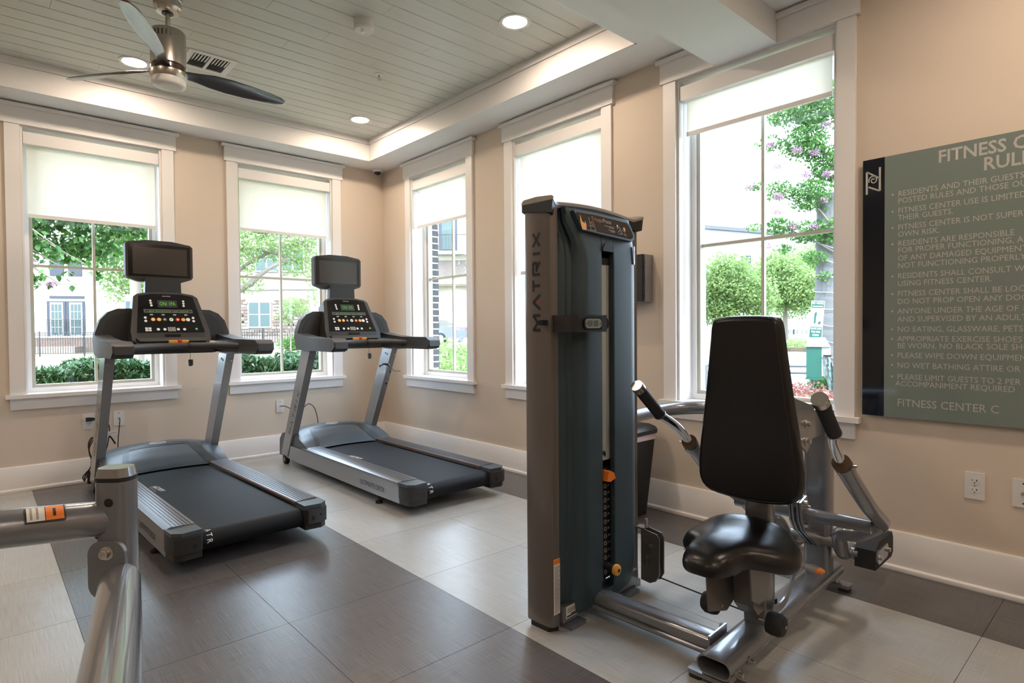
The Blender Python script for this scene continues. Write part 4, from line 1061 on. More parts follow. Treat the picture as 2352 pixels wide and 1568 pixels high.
b = NB(); lathe(b, [(.057, -.0425), (.060, -.046), (.059, -.060), (.054, -.066), (.02, -.067)], seg=32); h = obj('sensor_head', b, T['white_plastic'], sd)
b = NB(); lathe(b, [(.018, -.067), (.014, -.074), (.004, -.077)], seg=16); obj('strobe_lens', b, T['frosted'], h)
for s in (-1, 1):
    b = NB(); bx(b, s*.030-.006, s*.030+.006, -.006, .006, -.0685, -.0665); bmesh.ops.rotate(b, cent=(0, 0, 0), matrix=Matrix.Rotation(R(42), 3, 'Z'), verts=b.verts); obj('reflector', b, T['steel'], h)
sp_ = thing('fire_sprinkler', 'small fire sprinkler head hanging from the plank ceiling', 'sprinkler', (-1.003, -1.722, ZC))
b = NB(); lathe(b, [(.032, -.0003), (.031, -.005), (.012, -.010)], seg=24); obj('escutcheon', b, T['white_plastic'], sp_)
b = NB(); lathe(b, [(.008, -.010), (.008, -.022), (.006, -.024)], seg=12); tube(b, [(-.007, 0, -.022), (-.010, 0, -.034), (-.003, 0, -.046)], .0018, 6); tube(b, [(.007, 0, -.022), (.010, 0, -.034), (.003, 0, -.046)], .0018, 6); cyl(b, (0, 0, -.024), (0, 0, -.044), .0016, 6); bd = obj('sprinkler_body', b, T['steel'], sp_)
b = NB(); lathe(b, [(.004, -.045), (.012, -.047), (.012, -.049), (.003, -.050)], seg=16); obj('deflector', b, T['steel'], sp_)
cm = thing('security_camera', 'small white dome security camera in the ceiling corner', 'camera', (-.117, -.112, ZS))
b = NB(); lathe(b, [(.050, -.0004), (.051, -.018), (.047, -.032), (.036, -.036)], seg=32); obj('housing', b, T['white_plastic'], cm)
b = NB(); lathe(b, [(.0355, -.0355), (.034, -.045), (.027, -.056), (.014, -.063), (.003, -.065)], seg=28); obj('dome', b, T['black_gloss'], cm, 60)

# ------------------------------------------------------------------ wall plates
def plate_thing(nm, lab, ax, s, z, kindp, grp='wall plates'):
    """local frame: x along the wall, y out of the wall into the room, z up"""
    if ax == 0: t = thing(nm, lab, 'socket', (s, 0, z), PI, grp)          # wall at y=0, room is -y
    else: t = thing(nm, lab, 'socket', (0, s, z), PI/2, grp)             # wall at x=0, room is -x
    b = NB(); c = NB(); prism(c, rrect(.072, .117, .003, 3), 1, .0003, .006); bev(c, .0018, 2); merge(b, c); pl = obj('plate', b, T['white_plastic'], t)
    if kindp == 'duplex':
        for dz in (-.0205, .0205):
            b = NB(); prism(b, rrect(.034, .028, .011, 5, 0, dz), 1, .0045, .0075); rc_ = obj('receptacle', b, T['white_plastic'], t)
            b = NB(); bx(b, -.0085, -.0060, .0068, .0078, dz-.000, dz+.009); bx(b, -.0110, -.0086, .0068, .0078, dz+.003, dz+.0055); bx(b, .006, .008, .0068, .0078, dz+.001, dz+.008); cyl(b, (0, .0068, dz-.007), (0, .0078, dz-.007), .0026, 10); obj('slots', b, T['black'], rc_)
        b = NB(); cyl(b, (0, .006, 0), (0, .0068, 0), .003, 10); obj('screw', b, T['steel'], pl)
    else:
        b = NB(); cyl(b, (0, .006, 0), (0, .010, 0), .007, 6); cyl(b, (0, .010, 0), (0, .018, 0), .0045, 12); obj('coax_jack', b, T['steel'], t)
        for dz in (-.042, .042):
            b = NB(); cyl(b, (0, .006, dz), (0, .0068, dz), .0035, 10); obj('screw', b, T['black'], pl)
    return t
plate_thing('wall_outlet', 'white duplex outlet behind the nearer treadmill, black plug in its upper socket', 0, -2.621, .470, 'duplex')
plate_thing('cable_jack', 'white cable wall plate beside the outlet with the black plug', 0, -2.417, .476, 'coax')
plate_thing('cable_jack', 'white cable wall plate on the wall behind the farther treadmill', 0, -1.126, .456, 'coax')
plate_thing('wall_outlet', 'empty white duplex outlet below the rules board', 1, -5.094, .459, 'duplex')
plate_thing('cable_jack', 'white cable wall plate next to the empty outlet, cut by the photo edge', 1, -5.258, .457, 'coax')
# plug and cords
pg = thing('power_cord', 'black power cord plugged into the outlet, coiled and hanging by the nearer treadmill', 'cord', (-2.621, -.008, .490))
b = NB(); prism(b, [(-.016, -.016), (.016, -.014), (.040, -.009), (.046, -.004), (.046, .004), (.040, .009), (.016, .014), (-.016, .016)], 1, -.034, -.006); bev(b, .003, 2); obj('plug', b, T['black'], pg)
b = NB(); tube(b, [(.045, -.02, .0), (.10, -.03, -.01), (.13, -.06, -.08), (.10, -.08, -.25), (.03, -.09, -.33)], .0045, 8, sm=5)
for k in range(3):
    o_ = .012*k
    tube(b, [(.02, -.12-o_, -.35), (-.015, -.12-o_, -.20-o_), (.005+o_, -.12, -.13), (.028, -.13, -.16), (.026+o_, -.13, -.26), (-.005, -.13-o_, -.35), (-.03-o_, -.13, -.42), (-.045, -.13-o_, -.455)], .0042, 7, sm=4)
tube(b, [(.02, -.12, -.30), (.05, -.10, -.38), (.03, -.1, -.46), (.10, -.08, -.478), (.2, -.05, -.478)], .0045, 7, sm=5)
obj('cable', b, T['black'], pg)
b = NB(); bx(b, -.028, .012, -.16, -.115, -.475, -.385); bev(b, .006, 2); obj('power_brick', b, T['black'], pg)
cb = thing('coax_cable', 'thin black cable from the wall plate down behind the nearer treadmill', 'cord', (-2.417, -.018, .476))
b = NB(); tube(b, [(0, 0, 0), (0, -.025, -.004), (-.004, -.045, -.03), (-.012, -.05, -.10), (-.02, -.05, -.20), (-.02, -.06, -.30)], .0035, 8, sm=5); obj('cable', b, T['black'], cb)
cb = thing('coax_cable', 'thin black cable looping from the wall plate to the farther treadmill', 'cord', (-1.126, -.018, .456))
b = NB(); tube(b, [(0, 0, 0), (.03, -.03, .0), (.10, -.05, -.035), (.18, -.07, -.03), (.235, -.09, .01), (.285, -.10, -.03), (.310, -.11, -.12), (.315, -.12, -.20)], .0038, 8, sm=5); obj('cable', b, T['black'], cb)
tg = thing('cable_tag', 'white printed tag hanging on a cord beside the nearer treadmill', 'tag', (-2.485, -.16, .385))
b = NB(); bx(b, -.030, .032, -.001, .001, -.018, .016); bmesh.ops.rotate(b, cent=(0, 0, 0), matrix=Matrix.Rotation(R(-8), 3, 'Y'), verts=b.verts); obj('paper', b, T['sticker'], tg)
b = NB(); 
for k in range(7): bx(b, -.026+.008*k, -.022+.008*k, -.0014, -.001, -.012, .006)
bmesh.ops.rotate(b, cent=(0, 0, 0), matrix=Matrix.Rotation(R(-8), 3, 'Y'), verts=b.verts); obj('print', b, T['print_grey'], tg)
b = NB(); tube(b, [(-.02, .0, -.018), (.0, .01, -.05), (.02, .02, -.09)], .006, 8); obj('strap', b, T['black'], tg)
# earphones tied on the upright of the farther treadmill
ep = thing('earphones', 'black earphones tied with a strap to the farther treadmill upright', 'earphones', (-.545, -1.02, .86))
b = NB()
re_ = random.Random(9)
for k in range(4):
    tube(b, [(-.09+.02*k, -.02, -.005+.006*k), (-.06, -.03+.01*k, .012), (-.02, -.03, .012-.004*k), (.0, -.02, -.002)], .0045, 6, sm=3)
tube(b, [(-.03, -.02, .0), (-.036, -.022, -.04), (-.034, -.02, -.10), (-.036, -.02, -.14)], .0014, 6, sm=3)
tube(b, [(-.01, -.02, .0), (.0, -.022, -.02), (.005, -.02, -.05)], .0014, 6, sm=3)
tube(b, [(-.015, -.02, -.008), (.02, -.022, -.028), (.045, -.02, -.055), (.095, -.045, -.056)], .0026, 6, sm=3)
obj('cord', b, T['black'], ep)
for x, z, r_ in ((-.036, -.155, .010), (.003, -.058, .008), (.010, -.050, .007), (-.096, -.004, .007)):
    b = NB(); ball(b, (x, -.02, z), r_, 12, 1.5); obj('ear_bud', b, T['black'], ep)

# ------------------------------------------------------------------ trash can and wipes dispenser
tc_ = thing('trash_can', 'black waste bin with a swing lid against the wall behind the weight tower', 'bin', (-.235, -3.335, 0))
b = NB(); r0_ = rrect(.22, .27, .03, 4); r1_ = rrect(.30, .36, .04, 4)
A_ = [b.verts.new((x, y, 0)) for x, y in r0_]; B_ = [b.verts.new((x, y, .50)) for x, y in r1_]; ringfaces(b, A_, B_); b.faces.new(A_[::-1]); b.faces.new(B_); obj('body', b, T['rubber'], tc_)
b = NB(); A_ = [b.verts.new((x*1.01, y*1.01, .475)) for x, y in r1_]; B_ = [b.verts.new((x*1.02, y*1.02, .515)) for x, y in r1_]; ringfaces(b, A_, B_); obj('bin_liner', b, T['bag_pink'], tc_)
b = NB(); rings = []
for f, z in ((1.06, .512), (1.07, .535), (1.0, .552), (.85, .566), (.55, .574), (.2, .576)): rings.append([b.verts.new((x*f, y*f, z)) for x, y in r1_])
for p, q in zip(rings, rings[1:]): ringfaces(b, p, q)
b.faces.new(rings[0][::-1]); b.faces.new(rings[-1]); obj('lid', b, T['black'], tc_, 30)
dp = thing('towel_dispenser', 'grey wall mounted dispenser with a black hinged front behind the weight tower', 'dispenser', (0, -3.275, 1.487))
b = NB(); bx(b, -.085, -.0005, -.148, .148, -.150, .150); bev(b, .018, 4); cv = obj('case', b, T['silver_paint'], dp, 50)
b = NB(); bx(b, -.105, -.084, -.140, .140, -.150, .150); bev(b, .006, 2); fr_ = obj('front_panel', b, T['black'], dp)
for z in (-.10, .0, .10):
    for dz in (-.016, 0, .016):
        b = NB(); cyl(b, (-.094, -.139, z+dz-.006), (-.094, -.139, z+dz+.006), .009, 10); obj('hinge', b, T['black'], fr_)

# ------------------------------------------------------------------ rules board
sg = thing('rules_sign', 'large green glass fitness rules board with a black stripe and cream lettering', 'sign', (-.0, -4.655, 1.35))
def sob(nm, y0, y1, z0, z1, m, x0=-.028, x1=-.0182, p=None):
    b = NB(); bx(b, x0, x1, y0+4.655, y1+4.655, z0-1.35, z1-1.35); return obj(nm, b, m, p or sg)
sob('stripe_panel', -4.748, -4.655, .733, 1.969, T['sign_black'])
gp_ = sob('green_panel', -5.690, -4.7485, .733, 1.969, T['sign_green'])
for y, z in ((-4.72, .80), (-4.72, 1.90), (-5.62, .80), (-5.62, 1.90)):
    b = NB(); cyl(b, (-.018, y+4.655, z-1.35), (-.0003, y+4.655, z-1.35), .010, 14); obj('standoff', b, T['steel'], sg)
_m1 = text('q', 'NO EATING, GLASSWARE, P', Matrix.Identity(4), T['sign_text'], cap=.0245, mesh_only=True); _m2 = text('q', 'P', Matrix.Identity(4), T['sign_text'], cap=.0245, mesh_only=True)
def wd_(m_): q = [v.co.x for v in m_.vertices]; return max(q)-min(q)
BX = .387/(wd_(_m1)-wd_(_m2))
def st(s_, y, z, cap, sx=1.12, nm_='sign_lettering', al='LEFT', bold=0.):
    text(nm_, s_, frame((-.0283, y+4.655, z-1.35), (0, -1, 0), (0, 0, 1)), T['sign_text'], sg, cap=cap, sx=sx, align=al, bold=bold)
st('FITNESS CENTER', -5.217, 1.896, .052, BX*1.0, 'sign_title', 'CENTER', .018); st('RULES', -5.217, 1.829, .053, BX*1.0, 'sign_title', 'CENTER', .018)
BODY = [('RESIDENTS AND THEIR GUESTS', 1.785, 1), ('POSTED RULES AND THOSE OUTLINED', 1.751, 0), ('FITNESS CENTER USE IS LIMITED', 1.705, 1), ('THEIR GUESTS.', 1.672, 0), ('FITNESS CENTER IS NOT SUPERVISED', 1.628, 1), ('OWN RISK.', 1.595, 0),
        ('RESIDENTS ARE RESPONSIBLE', 1.552, 1), ('FOR PROPER FUNCTIONING, AND', 1.520, 0), ('OF ANY DAMAGED EQUIPMENT', 1.483, 0), ('NOT FUNCTIONING PROPERLY.', 1.448, 0), ('RESIDENTS SHALL CONSULT WITH', 1.400, 1), ('USING FITNESS CENTER.', 1.364, 0),
        ('FITNESS CENTER SHALL BE LOCKED', 1.317, 1), ('DO NOT PROP OPEN ANY DOORS', 1.280, 0), ('ANYONE UNDER THE AGE OF 18', 1.235, 1), ('AND SUPERVISED BY AN ADULT', 1.197, 0), ('NO EATING, GLASSWARE, PETS', 1.150, 1), ('APPROPRIATE EXERCISE SHOES', 1.105, 1),
        ('BE WORN. NO BLACK SOLE SHOES', 1.073, 0), ('PLEASE WIPE DOWN EQUIPMENT', 1.028, 1), ('NO WET BATHING ATTIRE OR BARE', .981, 1), ('PLEASE LIMIT GUESTS TO 2 PER', .927, 1), ('ACCOMPANIMENT REQUIRED', .895, 0)]
for s_, z, bl in BODY:
    st(s_, -4.803 if s_[0:4] != 'ACCO' else -4.796, z-.0125, .0245, BX)
    if bl:
        b = NB(); prism(b, [(-4.782+4.655+.0045*math.cos(q), z-.001-1.35+.0045*math.sin(q)) for q in [2*PI*i/12 for i in range(12)]], 0, -.0286, -.0281); obj('bullet', b, T['sign_text'], sg)
st('FITNESS CENTER C', -4.803, .788, .034, BX)
# emblem on the stripe
b = NB(); lw = .0035
def seg(p, q, w_=lw):
    p, q = V((0, *p)), V((0, *q)); d = (q-p).normalized(); n = V((0, -d.z, d.y))*w_
    b.faces.new([b.verts.new(v+V((-.0284, 4.655, -1.35))) for v in (p+n, p-n, q-n, q+n)])
seg((-4.672, 1.803), (-4.672, 1.912), .0045); seg((-4.672, 1.912), (-4.728, 1.872)); seg((-4.728, 1.812), (-4.728, 1.925), .0045); seg((-4.728, 1.812), (-4.680, 1.838))
pv = None
for i in range(40):
    a = R(200-14*i); r_ = .0235-.00050*i; p = (-4.700-r_*math.cos(a)*.85, 1.868+r_*math.sin(a))
    if pv: seg(pv, p, .0028)
    pv = p
tag(obj('sign_emblem', b, T['sign_text'], sg, recalc=False))
# scuffs on the wall
b = NB()
for (x0, z0, x1, z1) in ((-1.905, .665, -1.845, .672), (-1.90, .655, -1.83, .668)):
    p, q = V((x0, -.0004, z0)), V((x1, -.0004, z1)); b.faces.new([b.verts.new(v) for v in (p, q, q+V((0, 0, .0015)), p+V((0, 0, .0008)))])
bpy.data.meshes.new('t')
wl = [o for o in bpy.data.objects if o.name == 'wall_left'][0]
obj('scuff_mark', b, T['print_grey'], wl, recalc=False)

# ------------------------------------------------------------------ outside
leaf_mat('leaf_deep', (.040, .115, .022)); leaf_mat('leaf_mid', (.085, .20, .04)); leaf_mat('leaf_light', (.19, .28, .09)); leaf_mat('leaf_hedge', (.030, .085, .026), tr=.2)
leaf_mat('flower_pink', (.30, .17, .24), .1, .3); leaf_mat('flower_red', (.26, .10, .08), .3, .3); leaf_mat('grass', (.15, .16, .085), .35, .02); leaf_mat('blade_green', (.10, .24, .06))
mat('bark', (.17, .14, .115), .9, noise=((9, 9, 2), .3), bump=(20, .5, .01)); mat('palm_bark', (.10, .10, .10), .85, noise=((4, 4, 30), .2), bump=(30, .4, .004))
mat('stucco', (.52, .46, .38), .9); mat('stone_wall', (.13, .09, .07), .9, noise=((3, 3, 9), .3), bump=(9, .8, .05)); mat('stone_band', (.20, .155, .13), .9, noise=((2, 2, 7), .2), bump=(5, .6, .05))
mat('roof', (.09, .09, .10), .8); mat('iron', (.02, .02, .022), .5); mat('shutter', (.030, .033, .045), .6); mat('far_glass', (.04, .065, .06), .3); mat('white_frame', (.38, .38, .38), .5)
mat('pavement', (.34, .33, .31), .9); mat('mulch', (.10, .07, .05), .95); mat('bin_green', (.01, .085, .065), .45); mat('sign_teal', (.005, .075, .06), .5); mat('pipe', (.10, .11, .125), .5); mat('car_paint', (.015, .018, .028), .15, coat=1.)
mat('tail', (.3, .03, .03), .3); mat('wheel_alloy', (.45, .45, .47), .3, metal=.6); mat('plastic_bag', (.16, .22, .22), .3)
def smooth(t): t = max(0, min(1, t)); return t*t*(3-2*t)
def gz(x, y):
    d = math.hypot(max(x, 0), max(y, 0))
    return -.06+.55*smooth((x-3.5)/4.5)*smooth((d-5)/20)+.25*smooth((x-18)/20)
b = NB(); N_ = 70; lo, hi = -30, 75
gv = {}
for i in range(N_+1):
    for j in range(N_+1):
        x = lo+(hi-lo)*i/N_; y = lo+(hi-lo)*j/N_; gv[i, j] = b.verts.new((x, y, gz(x, y)))
for i in range(N_):
    for j in range(N_):
        c = gv[i, j].co
        if c.x < -1.6 and c.y < -1.6 and False: continue
        b.faces.new((gv[i, j], gv[i+1, j], gv[i+1, j+1], gv[i, j+1]))
bmesh.ops.translate(b, vec=(0, 0, -.13), verts=[v for v in b.verts if v.co.x < 1.6 and v.co.y < 1.6])
tag(obj('lawn', b, T['grass']), 'sunlit lawn sloping up behind the building', kind='structure')
def qcloud(verts, faces, c, size, rng, aspect=.55, flat=0.):
    n = V((rng.gauss(0, 1), rng.gauss(0, 1), rng.gauss(0, 1)+flat)).normalized(); x, y = perp(n); a = rng.random()*2*PI
    u = (x*math.cos(a)+y*math.sin(a))*size*(.7+.6*rng.random())*.5; v = (y*math.cos(a)-x*math.sin(a))*size*aspect*.5
    i = len(verts); c = V(c); verts += [c-u, c+v*.9-u*.1, c+u, c-v*.9-u*.1]; faces.append((i, i+1, i+2, i+3))
def cloud(name, clumps, n, size, m, parent=None, seed=1, aspect=.55, shell=.6, label=None, cat=None, group=None):
    rng = random.Random(seed); vs, fs = [], []
    tot = sum(c[1][0]*c[1][1]*c[1][2] for c in clumps)
    for (c, r) in clumps:
        k = max(20, int(n*r[0]*r[1]*r[2]/tot))
        for _ in range(k):
            d = V((rng.gauss(0, 1), rng.gauss(0, 1), rng.gauss(0, 1))).normalized(); q = shell+(1-shell)*rng.random() if rng.random() < .7 else rng.random()
            q *= 1+.12*math.sin(7*d.x+3*d.y)+.10*math.sin(9*d.z+5*d.x)
            qcloud(vs, fs, (c[0]+d.x*r[0]*q, c[1]+d.y*r[1]*q, c[2]+d.z*r[2]*q), size, rng, aspect)
    me = bpy.data.meshes.new(name); me.from_pydata(vs, [], fs); me.materials.append(m)
    o = bpy.data.objects.new(name, me); col.objects.link(o)
    if parent: o.parent = parent; o.matrix_parent_inverse = Matrix.Translation(-V(parent.location))
    o['kind'] = 'stuff'
    if label: tag(o, label, cat, group)
    return o
def tree(lab, base, h, clumps, n, size, m, tr=.12, seed=1, branches=(), bark='bark', extra=()):
    t = thing('tree', lab, 'tree', base, group='trees outside the windows')
    cloud('foliage', clumps, n, size, m, t, seed)
    for nm, cl, nn, sz, mm in extra: cloud(nm, cl, nn, sz, mm, t, seed+5)
    b = NB(); tube(b, [(0, 0, 0), (tr*.4, tr*.2, h*.5), (0, 0, h)], [tr, tr*.8, tr*.5], 10); obj('trunk', b, T[bark], t, 60)
    for br_ in branches:
        b = NB(); tube(b, [V(p)-V(base) for p in br_[0]], br_[1], 8, sm=4); obj('branch', b, T[bark], t, 60)
    return t
rg = random.Random(21)
# the big leafy branch outside the first window: leaves as pieces of their own
bt = thing('tree', 'big leafed green tree overhanging the window by the nearer treadmill', 'tree', (-4.6, 4.2, -.06), group='trees outside the windows')
b = NB(); tube(b, [(0, 0, 0), (.1, 0, 1.6), (.3, -.1, 3.2), (.4, -.2, 4.4)], [.13, .11, .09, .05], 10); obj('trunk', b, T['bark'], bt, 60)
br_pts = []
for k in range(16):
    p0 = V((-4.3, 4.1, 2.6+.12*k)); e = V((rg.uniform(-2.9, -1.35), rg.uniform(2.3, 3.6), rg.uniform(2.05, 3.0)))
    if k < 3: e = V((-2.55+.12*k, 2.75, 1.72+.12*k))
    m_ = (p0+e)/2+V((0, 0, .25)); b = NB(); tube(b, [V(q)-bt.location for q in (p0, m_, e)], [.022, .014, .004], 6, sm=4); obj('branch', b, T['bark'], bt)
    for j in range(20): t_ = .35+.65*j/19; br_pts.append(p0*(1-t_)**2+m_*2*t_*(1-t_)+e*t_*t_)
lv = []
def leafmesh(L_, W_):
    b = NB(); pr = [(0, 0), (.18, .36), (.42, .5), (.7, .36), (1, 0)]
    up_ = [b.verts.new((x*L_, y*W_, -.12*L_*x*x+.05*y*W_)) for x, y in pr]; md = [b.verts.new((x*L_, 0, -.12*L_*x*x-.01)) for x, y in pr[1:-1]]; dn = [b.verts.new((x*L_, -y*W_, -.12*L_*x*x+.05*y*W_)) for x, y in pr[1:-1]]
    a0, a4 = up_[0], up_[4]
    b.faces.new((a0, up_[1], md[0])); b.faces.new((up_[1], up_[2], md[1], md[0])); b.faces.new((up_[2], up_[3], md[2], md[1])); b.faces.new((up_[3], a4, md[2]))
    b.faces.new((a0, md[0], dn[0])); b.faces.new((md[0], md[1], dn[1], dn[0])); b.faces.new((md[1], md[2], dn[2], dn[1])); b.faces.new((md[2], a4, dn[2]))
    me = bpy.data.meshes.new('leaf'); b.to_mesh(me); b.free(); return me
lms = []
for mm in ('leaf_deep', 'leaf_mid'):
    me = leafmesh(.085, .055); me.materials.append(T[mm]); lms.append(me)
cand = [p for p in br_pts if p.x > -3.2]
for k in range(300):
    p = rg.choice(cand)+V((rg.gauss(0, .07), rg.gauss(0, .07), rg.gauss(0, .07)))
    o = bpy.data.objects.new('leaf', lms[rg.random() < .45]); col.objects.link(o); o.parent = bt; o.location = p-bt.location
    o.rotation_euler = (rg.uniform(-.6, .6), rg.uniform(.2, 1.1), rg.uniform(0, 2*PI)); s_ = rg.uniform(.8, 1.25); o.scale = (s_, s_, s_)
cl1 = [((-2.55, 3.3, 2.75), (.75, .55, .42)), ((-1.75, 3.3, 2.62), (.55, .5, .26)), ((-2.9, 3.2, 2.25), (.38, .4, .34)), ((-2.25, 3.5, 2.22), (.55, .5, .22)), ((-2.80, 2.8, 1.78), (.16, .2, .13)), ((-2.2, 2.7, 1.86), (.09, .1, .13)), ((-2.5, 3.4, 3.4), (1.2, .8, .5))]
cloud('foliage', cl1, 9000, .085, T['leaf_mid'], bt, 3, .6, .3); cloud('foliage', cl1, 6000, .085, T['leaf_deep'], bt, 4, .6, .2)
cloud('blossom', [((-2.86, 2.8, 1.95), (.10, .1, .10)), ((-2.62, 2.8, 1.72), (.05, .05, .04))], 500, .030, T['flower_pink'], bt, 6, .9)
# trees
tree('pale green tree in front of the cream house', (1.6, 23, -.06), 4, [((1.5, 22.5, 4.2), (1.6, 1.2, 1.6)), ((.9, 22.8, 3.2), (.5, .6, .9)), ((2.2, 22, 5.6), (2.2, 1.6, 1.6)), ((.2, 22, 5.6), (1.6, 1.2, .9)), ((1.9, 22.4, 3.1), (.5, .5, .7))], 12000, .16, T['leaf_light'], .14, 7)
tree('spreading oak with bare curving branches behind the second window', (-.2, 12.5, -.06), 3.2, [((2.6, 11, 3.9), (1.7, 1.2, .8)), ((1.9, 11.2, 3.1), (.7, .7, .55)), ((3.6, 11, 3.2), (.8, .8, .5)), ((4.4, 11.6, 2.7), (.35, .4, .8)), ((2.3, 11.2, 2.45), (.45, .5, .25)), ((3.2, 11.5, 4.9), (2.4, 1.5, .9))], 15000, .10, T['leaf_light'], .2, 9,
     branches=[([(-.2, 12.5, 1.9), (1.2, 11.8, 2.0), (2.1, 11.2, 2.35), (2.6, 10.8, 2.85), (3.2, 10.7, 3.2)], [.14, .12, .09, .06, .03]), ([(1.5, 11.6, 2.1), (2.2, 11.2, 3.0), (3.3, 11, 3.6), (4.2, 11, 3.9)], [.07, .05, .04, .02]), ([(-.2, 12.5, 2.6), (1.6, 11.8, 3.4), (2.6, 11, 3.4), (3.6, 10.8, 3.1)], [.09, .06, .04, .02])])
tree('small airy tree in front of the stone faced house', (6.2, 18.3, .3), 1.1, [((6.3, 18.2, 2.2), (.62, .5, .38)), ((6.0, 18.3, 1.8), (.38, .4, .3)), ((6.8, 18.2, 1.85), (.35, .3, .3))], 1500, .09, T['leaf_light'], .035, 11,
     branches=[([(6.2, 18.3, .9), (6.0, 18.3, 1.4), (5.9, 18.3, 2.0)], [.03, .02, .01]), ([(6.2, 18.3, 1.0), (6.5, 18.3, 1.5), (6.8, 18.2, 2.0)], [.03, .02, .01]), ([(6.2, 18.3, 1.0), (6.3, 18.3, 1.6), (6.4, 18.2, 2.3)], [.03, .02, .01])])
tree('round dense green tree left of the flowering tree', (21.6, 7.6, .4), 1.6, [((21.4, 7.4, 3.0), (1.3, 1.3, 1.5)), ((20.9, 7.9, 2.3), (.8, .8, 1.0)), ((21.8, 6.3, 2.5), (.9, .9, .9))], 14000, .16, T['leaf_light'], .16, 13)
tree('dusky green tree behind the padded backrest', (27, 7.3, .4), 2, [((27, 7.6, 3.4), (1.4, 1.5, 1.5)), ((26.8, 6.2, 2.9), (1.1, 1.1, 1.1)), ((28, 8, 4.4), (1.2, 1.2, .8))], 12000, .18, T['leaf_light'], .16, 15)
tree('tall light green tree far behind the ringed trunk', (33, 7.4, .5), 3, [((32.5, 8.2, 4.2), (1.8, 1.8, 1.9)), ((33.5, 6.4, 4.8), (2, 2, 2.2)), ((32, 9.3, 2.8), (1, 1.2, 1.2)), ((33, 6.2, 2.6), (1.2, 1.6, 1.1))], 13000, .2, T['leaf_light'], .2, 17)
# flowering tree with its own thin trunk
FT = [((6.05, -2.10, 4.48), (.50, .45, .36)), ((5.66, -1.76, 4.32), (.26, .24, .16)), ((5.55, -1.67, 3.90), (.20, .2, .12)), ((5.94, -2.02, 3.90), (.36, .34, .26)), ((6.22, -2.28, 3.57), (.34, .34, .30)), ((5.37, -1.53, 3.26), (.15, .15, .08)), ((5.64, -1.77, 3.19), (.24, .22, .15)), ((5.97, -2.07, 3.12), (.32, .3, .24)),
      ((5.34, -1.51, 2.66), (.13, .13, .06)), ((5.63, -1.77, 2.67), (.25, .24, .13)), ((5.91, -2.03, 2.58), (.26, .26, .17)), ((6.16, -2.25, 2.60), (.24, .24, .2)), ((5.67, -1.82, 2.33), (.15, .15, .08)), ((6.00, -2.12, 2.20), (.22, .2, .10)), ((6.12, -2.23, 1.93), (.13, .13, .07))]
FB_ = [(5.35, -1.76, 3.84), (5.63, -2.02, 3.74), (5.82, -2.19, 3.71), (5.44, -1.85, 3.52), (5.72, -2.11, 3.39), (5.96, -2.32, 3.39), (5.11, -1.56, 3.21), (5.43, -1.85, 3.08), (5.8, -2.2, 2.63), (5.28, -1.73, 2.36), (5.57, -1.99, 2.64), (5.9, -2.28, 3.01), (5.45, -1.80, 2.86), (5.95, -2.3, 4.1)]
tree('pink flowering tree filling the upper right of the large window', (6.75, -2.9, -.06), 2.2, FT, 7500, .060, T['leaf_mid'], .045, 19,
     branches=[([(6.7, -2.85, 2.0), (6.3, -2.4, 2.5), (6.0, -2.1, 3.0), (5.5, -1.65, 3.3)], [.03, .022, .014, .006]), ([(6.7, -2.85, 2.0), (6.35, -2.5, 3.0), (6.1, -2.2, 3.8), (6.0, -2.0, 4.3)], [.03, .022, .014, .006]), ([(6.6, -2.7, 1.9), (6.2, -2.3, 2.3), (5.8, -1.9, 2.6), (5.4, -1.55, 2.7)], [.02, .016, .010, .004])],
     extra=[('foliage', FT, 4500, .060, T['leaf_deep']), ('blossom', [(p, (.085, .085, .055)) for p in FB_], 2600, .028, T['flower_pink'])])
pt = thing('palm_trunk', 'thick ringed grey trunk wrapped with strings of small lights', 'tree', (6.33, -2.17, -.06))
b = NB(); prof = []
for k in range(60): z = k*.055; prof.append((.172+.010*(k % 5 == 0)+.012*math.exp(-k/4)-.0007*k, z))
lathe(b, prof, seg=28); tk = obj('trunk', b, T['palm_bark'], pt, 60)
for k in range(11):
    b = NB(); z = .35+.235*k; tube(b, [(.182*math.cos(a), .182*math.sin(a), z+.02*math.sin(a*2+k)+.05*math.sin(a)) for a in [2*PI*i/28 for i in range(29)]], .006, 5, caps=False); obj('light_string', b, T['white_frame'], tk)
# hedges
def hedge(lab, x0, x1, y0, y1, z0, z1, n, size, m, seed, grp='hedges outside the windows'):
    rng = random.Random(seed); vs, fs = [], []
    for _ in range(n):
        x, y, z = rng.uniform(x0, x1), rng.uniform(y0, y1), z0+(z1-z0)*min(1, (rng.random()**.6)); z += .05*math.sin(x*5)+.03*math.sin(x*13+y*3)
        if rng.random() < .75: z = z1-.10+.12*rng.random()+.05*math.sin(x*5)+.03*math.sin(x*13+y*3) if rng.random() < .5 else z; 
        if rng.random() < .5: y = y0+rng.random()*.12 if rng.random() < .7 else y
        qcloud(vs, fs, (x, y, z), size, rng, .26, .2)
    me = bpy.data.meshes.new('foliage'); me.from_pydata(vs, [], fs); me.materials.append(m); t = thing('hedge', lab, 'hedge', ((x0+x1)/2, (y0+y1)/2, z0), group=grp)
    o = bpy.data.objects.new('foliage', me); col.objects.link(o); o.parent = t; o.location = -t.location; o['kind'] = 'stuff'
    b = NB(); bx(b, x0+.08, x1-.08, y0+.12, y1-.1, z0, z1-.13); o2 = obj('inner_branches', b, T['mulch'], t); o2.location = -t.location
    return t
hedge('low dark hedge close outside the window by the nearer treadmill', -4.2, -1.40, 1.9, 2.9, -.06, .80, 12000, .12, T['leaf_hedge'], 31)
hedge('low dark hedge close outside the window behind the farther treadmill', -1.22, 1.1, 1.9, 2.9, -.06, .82, 12000, .12, T['leaf_hedge'], 32)
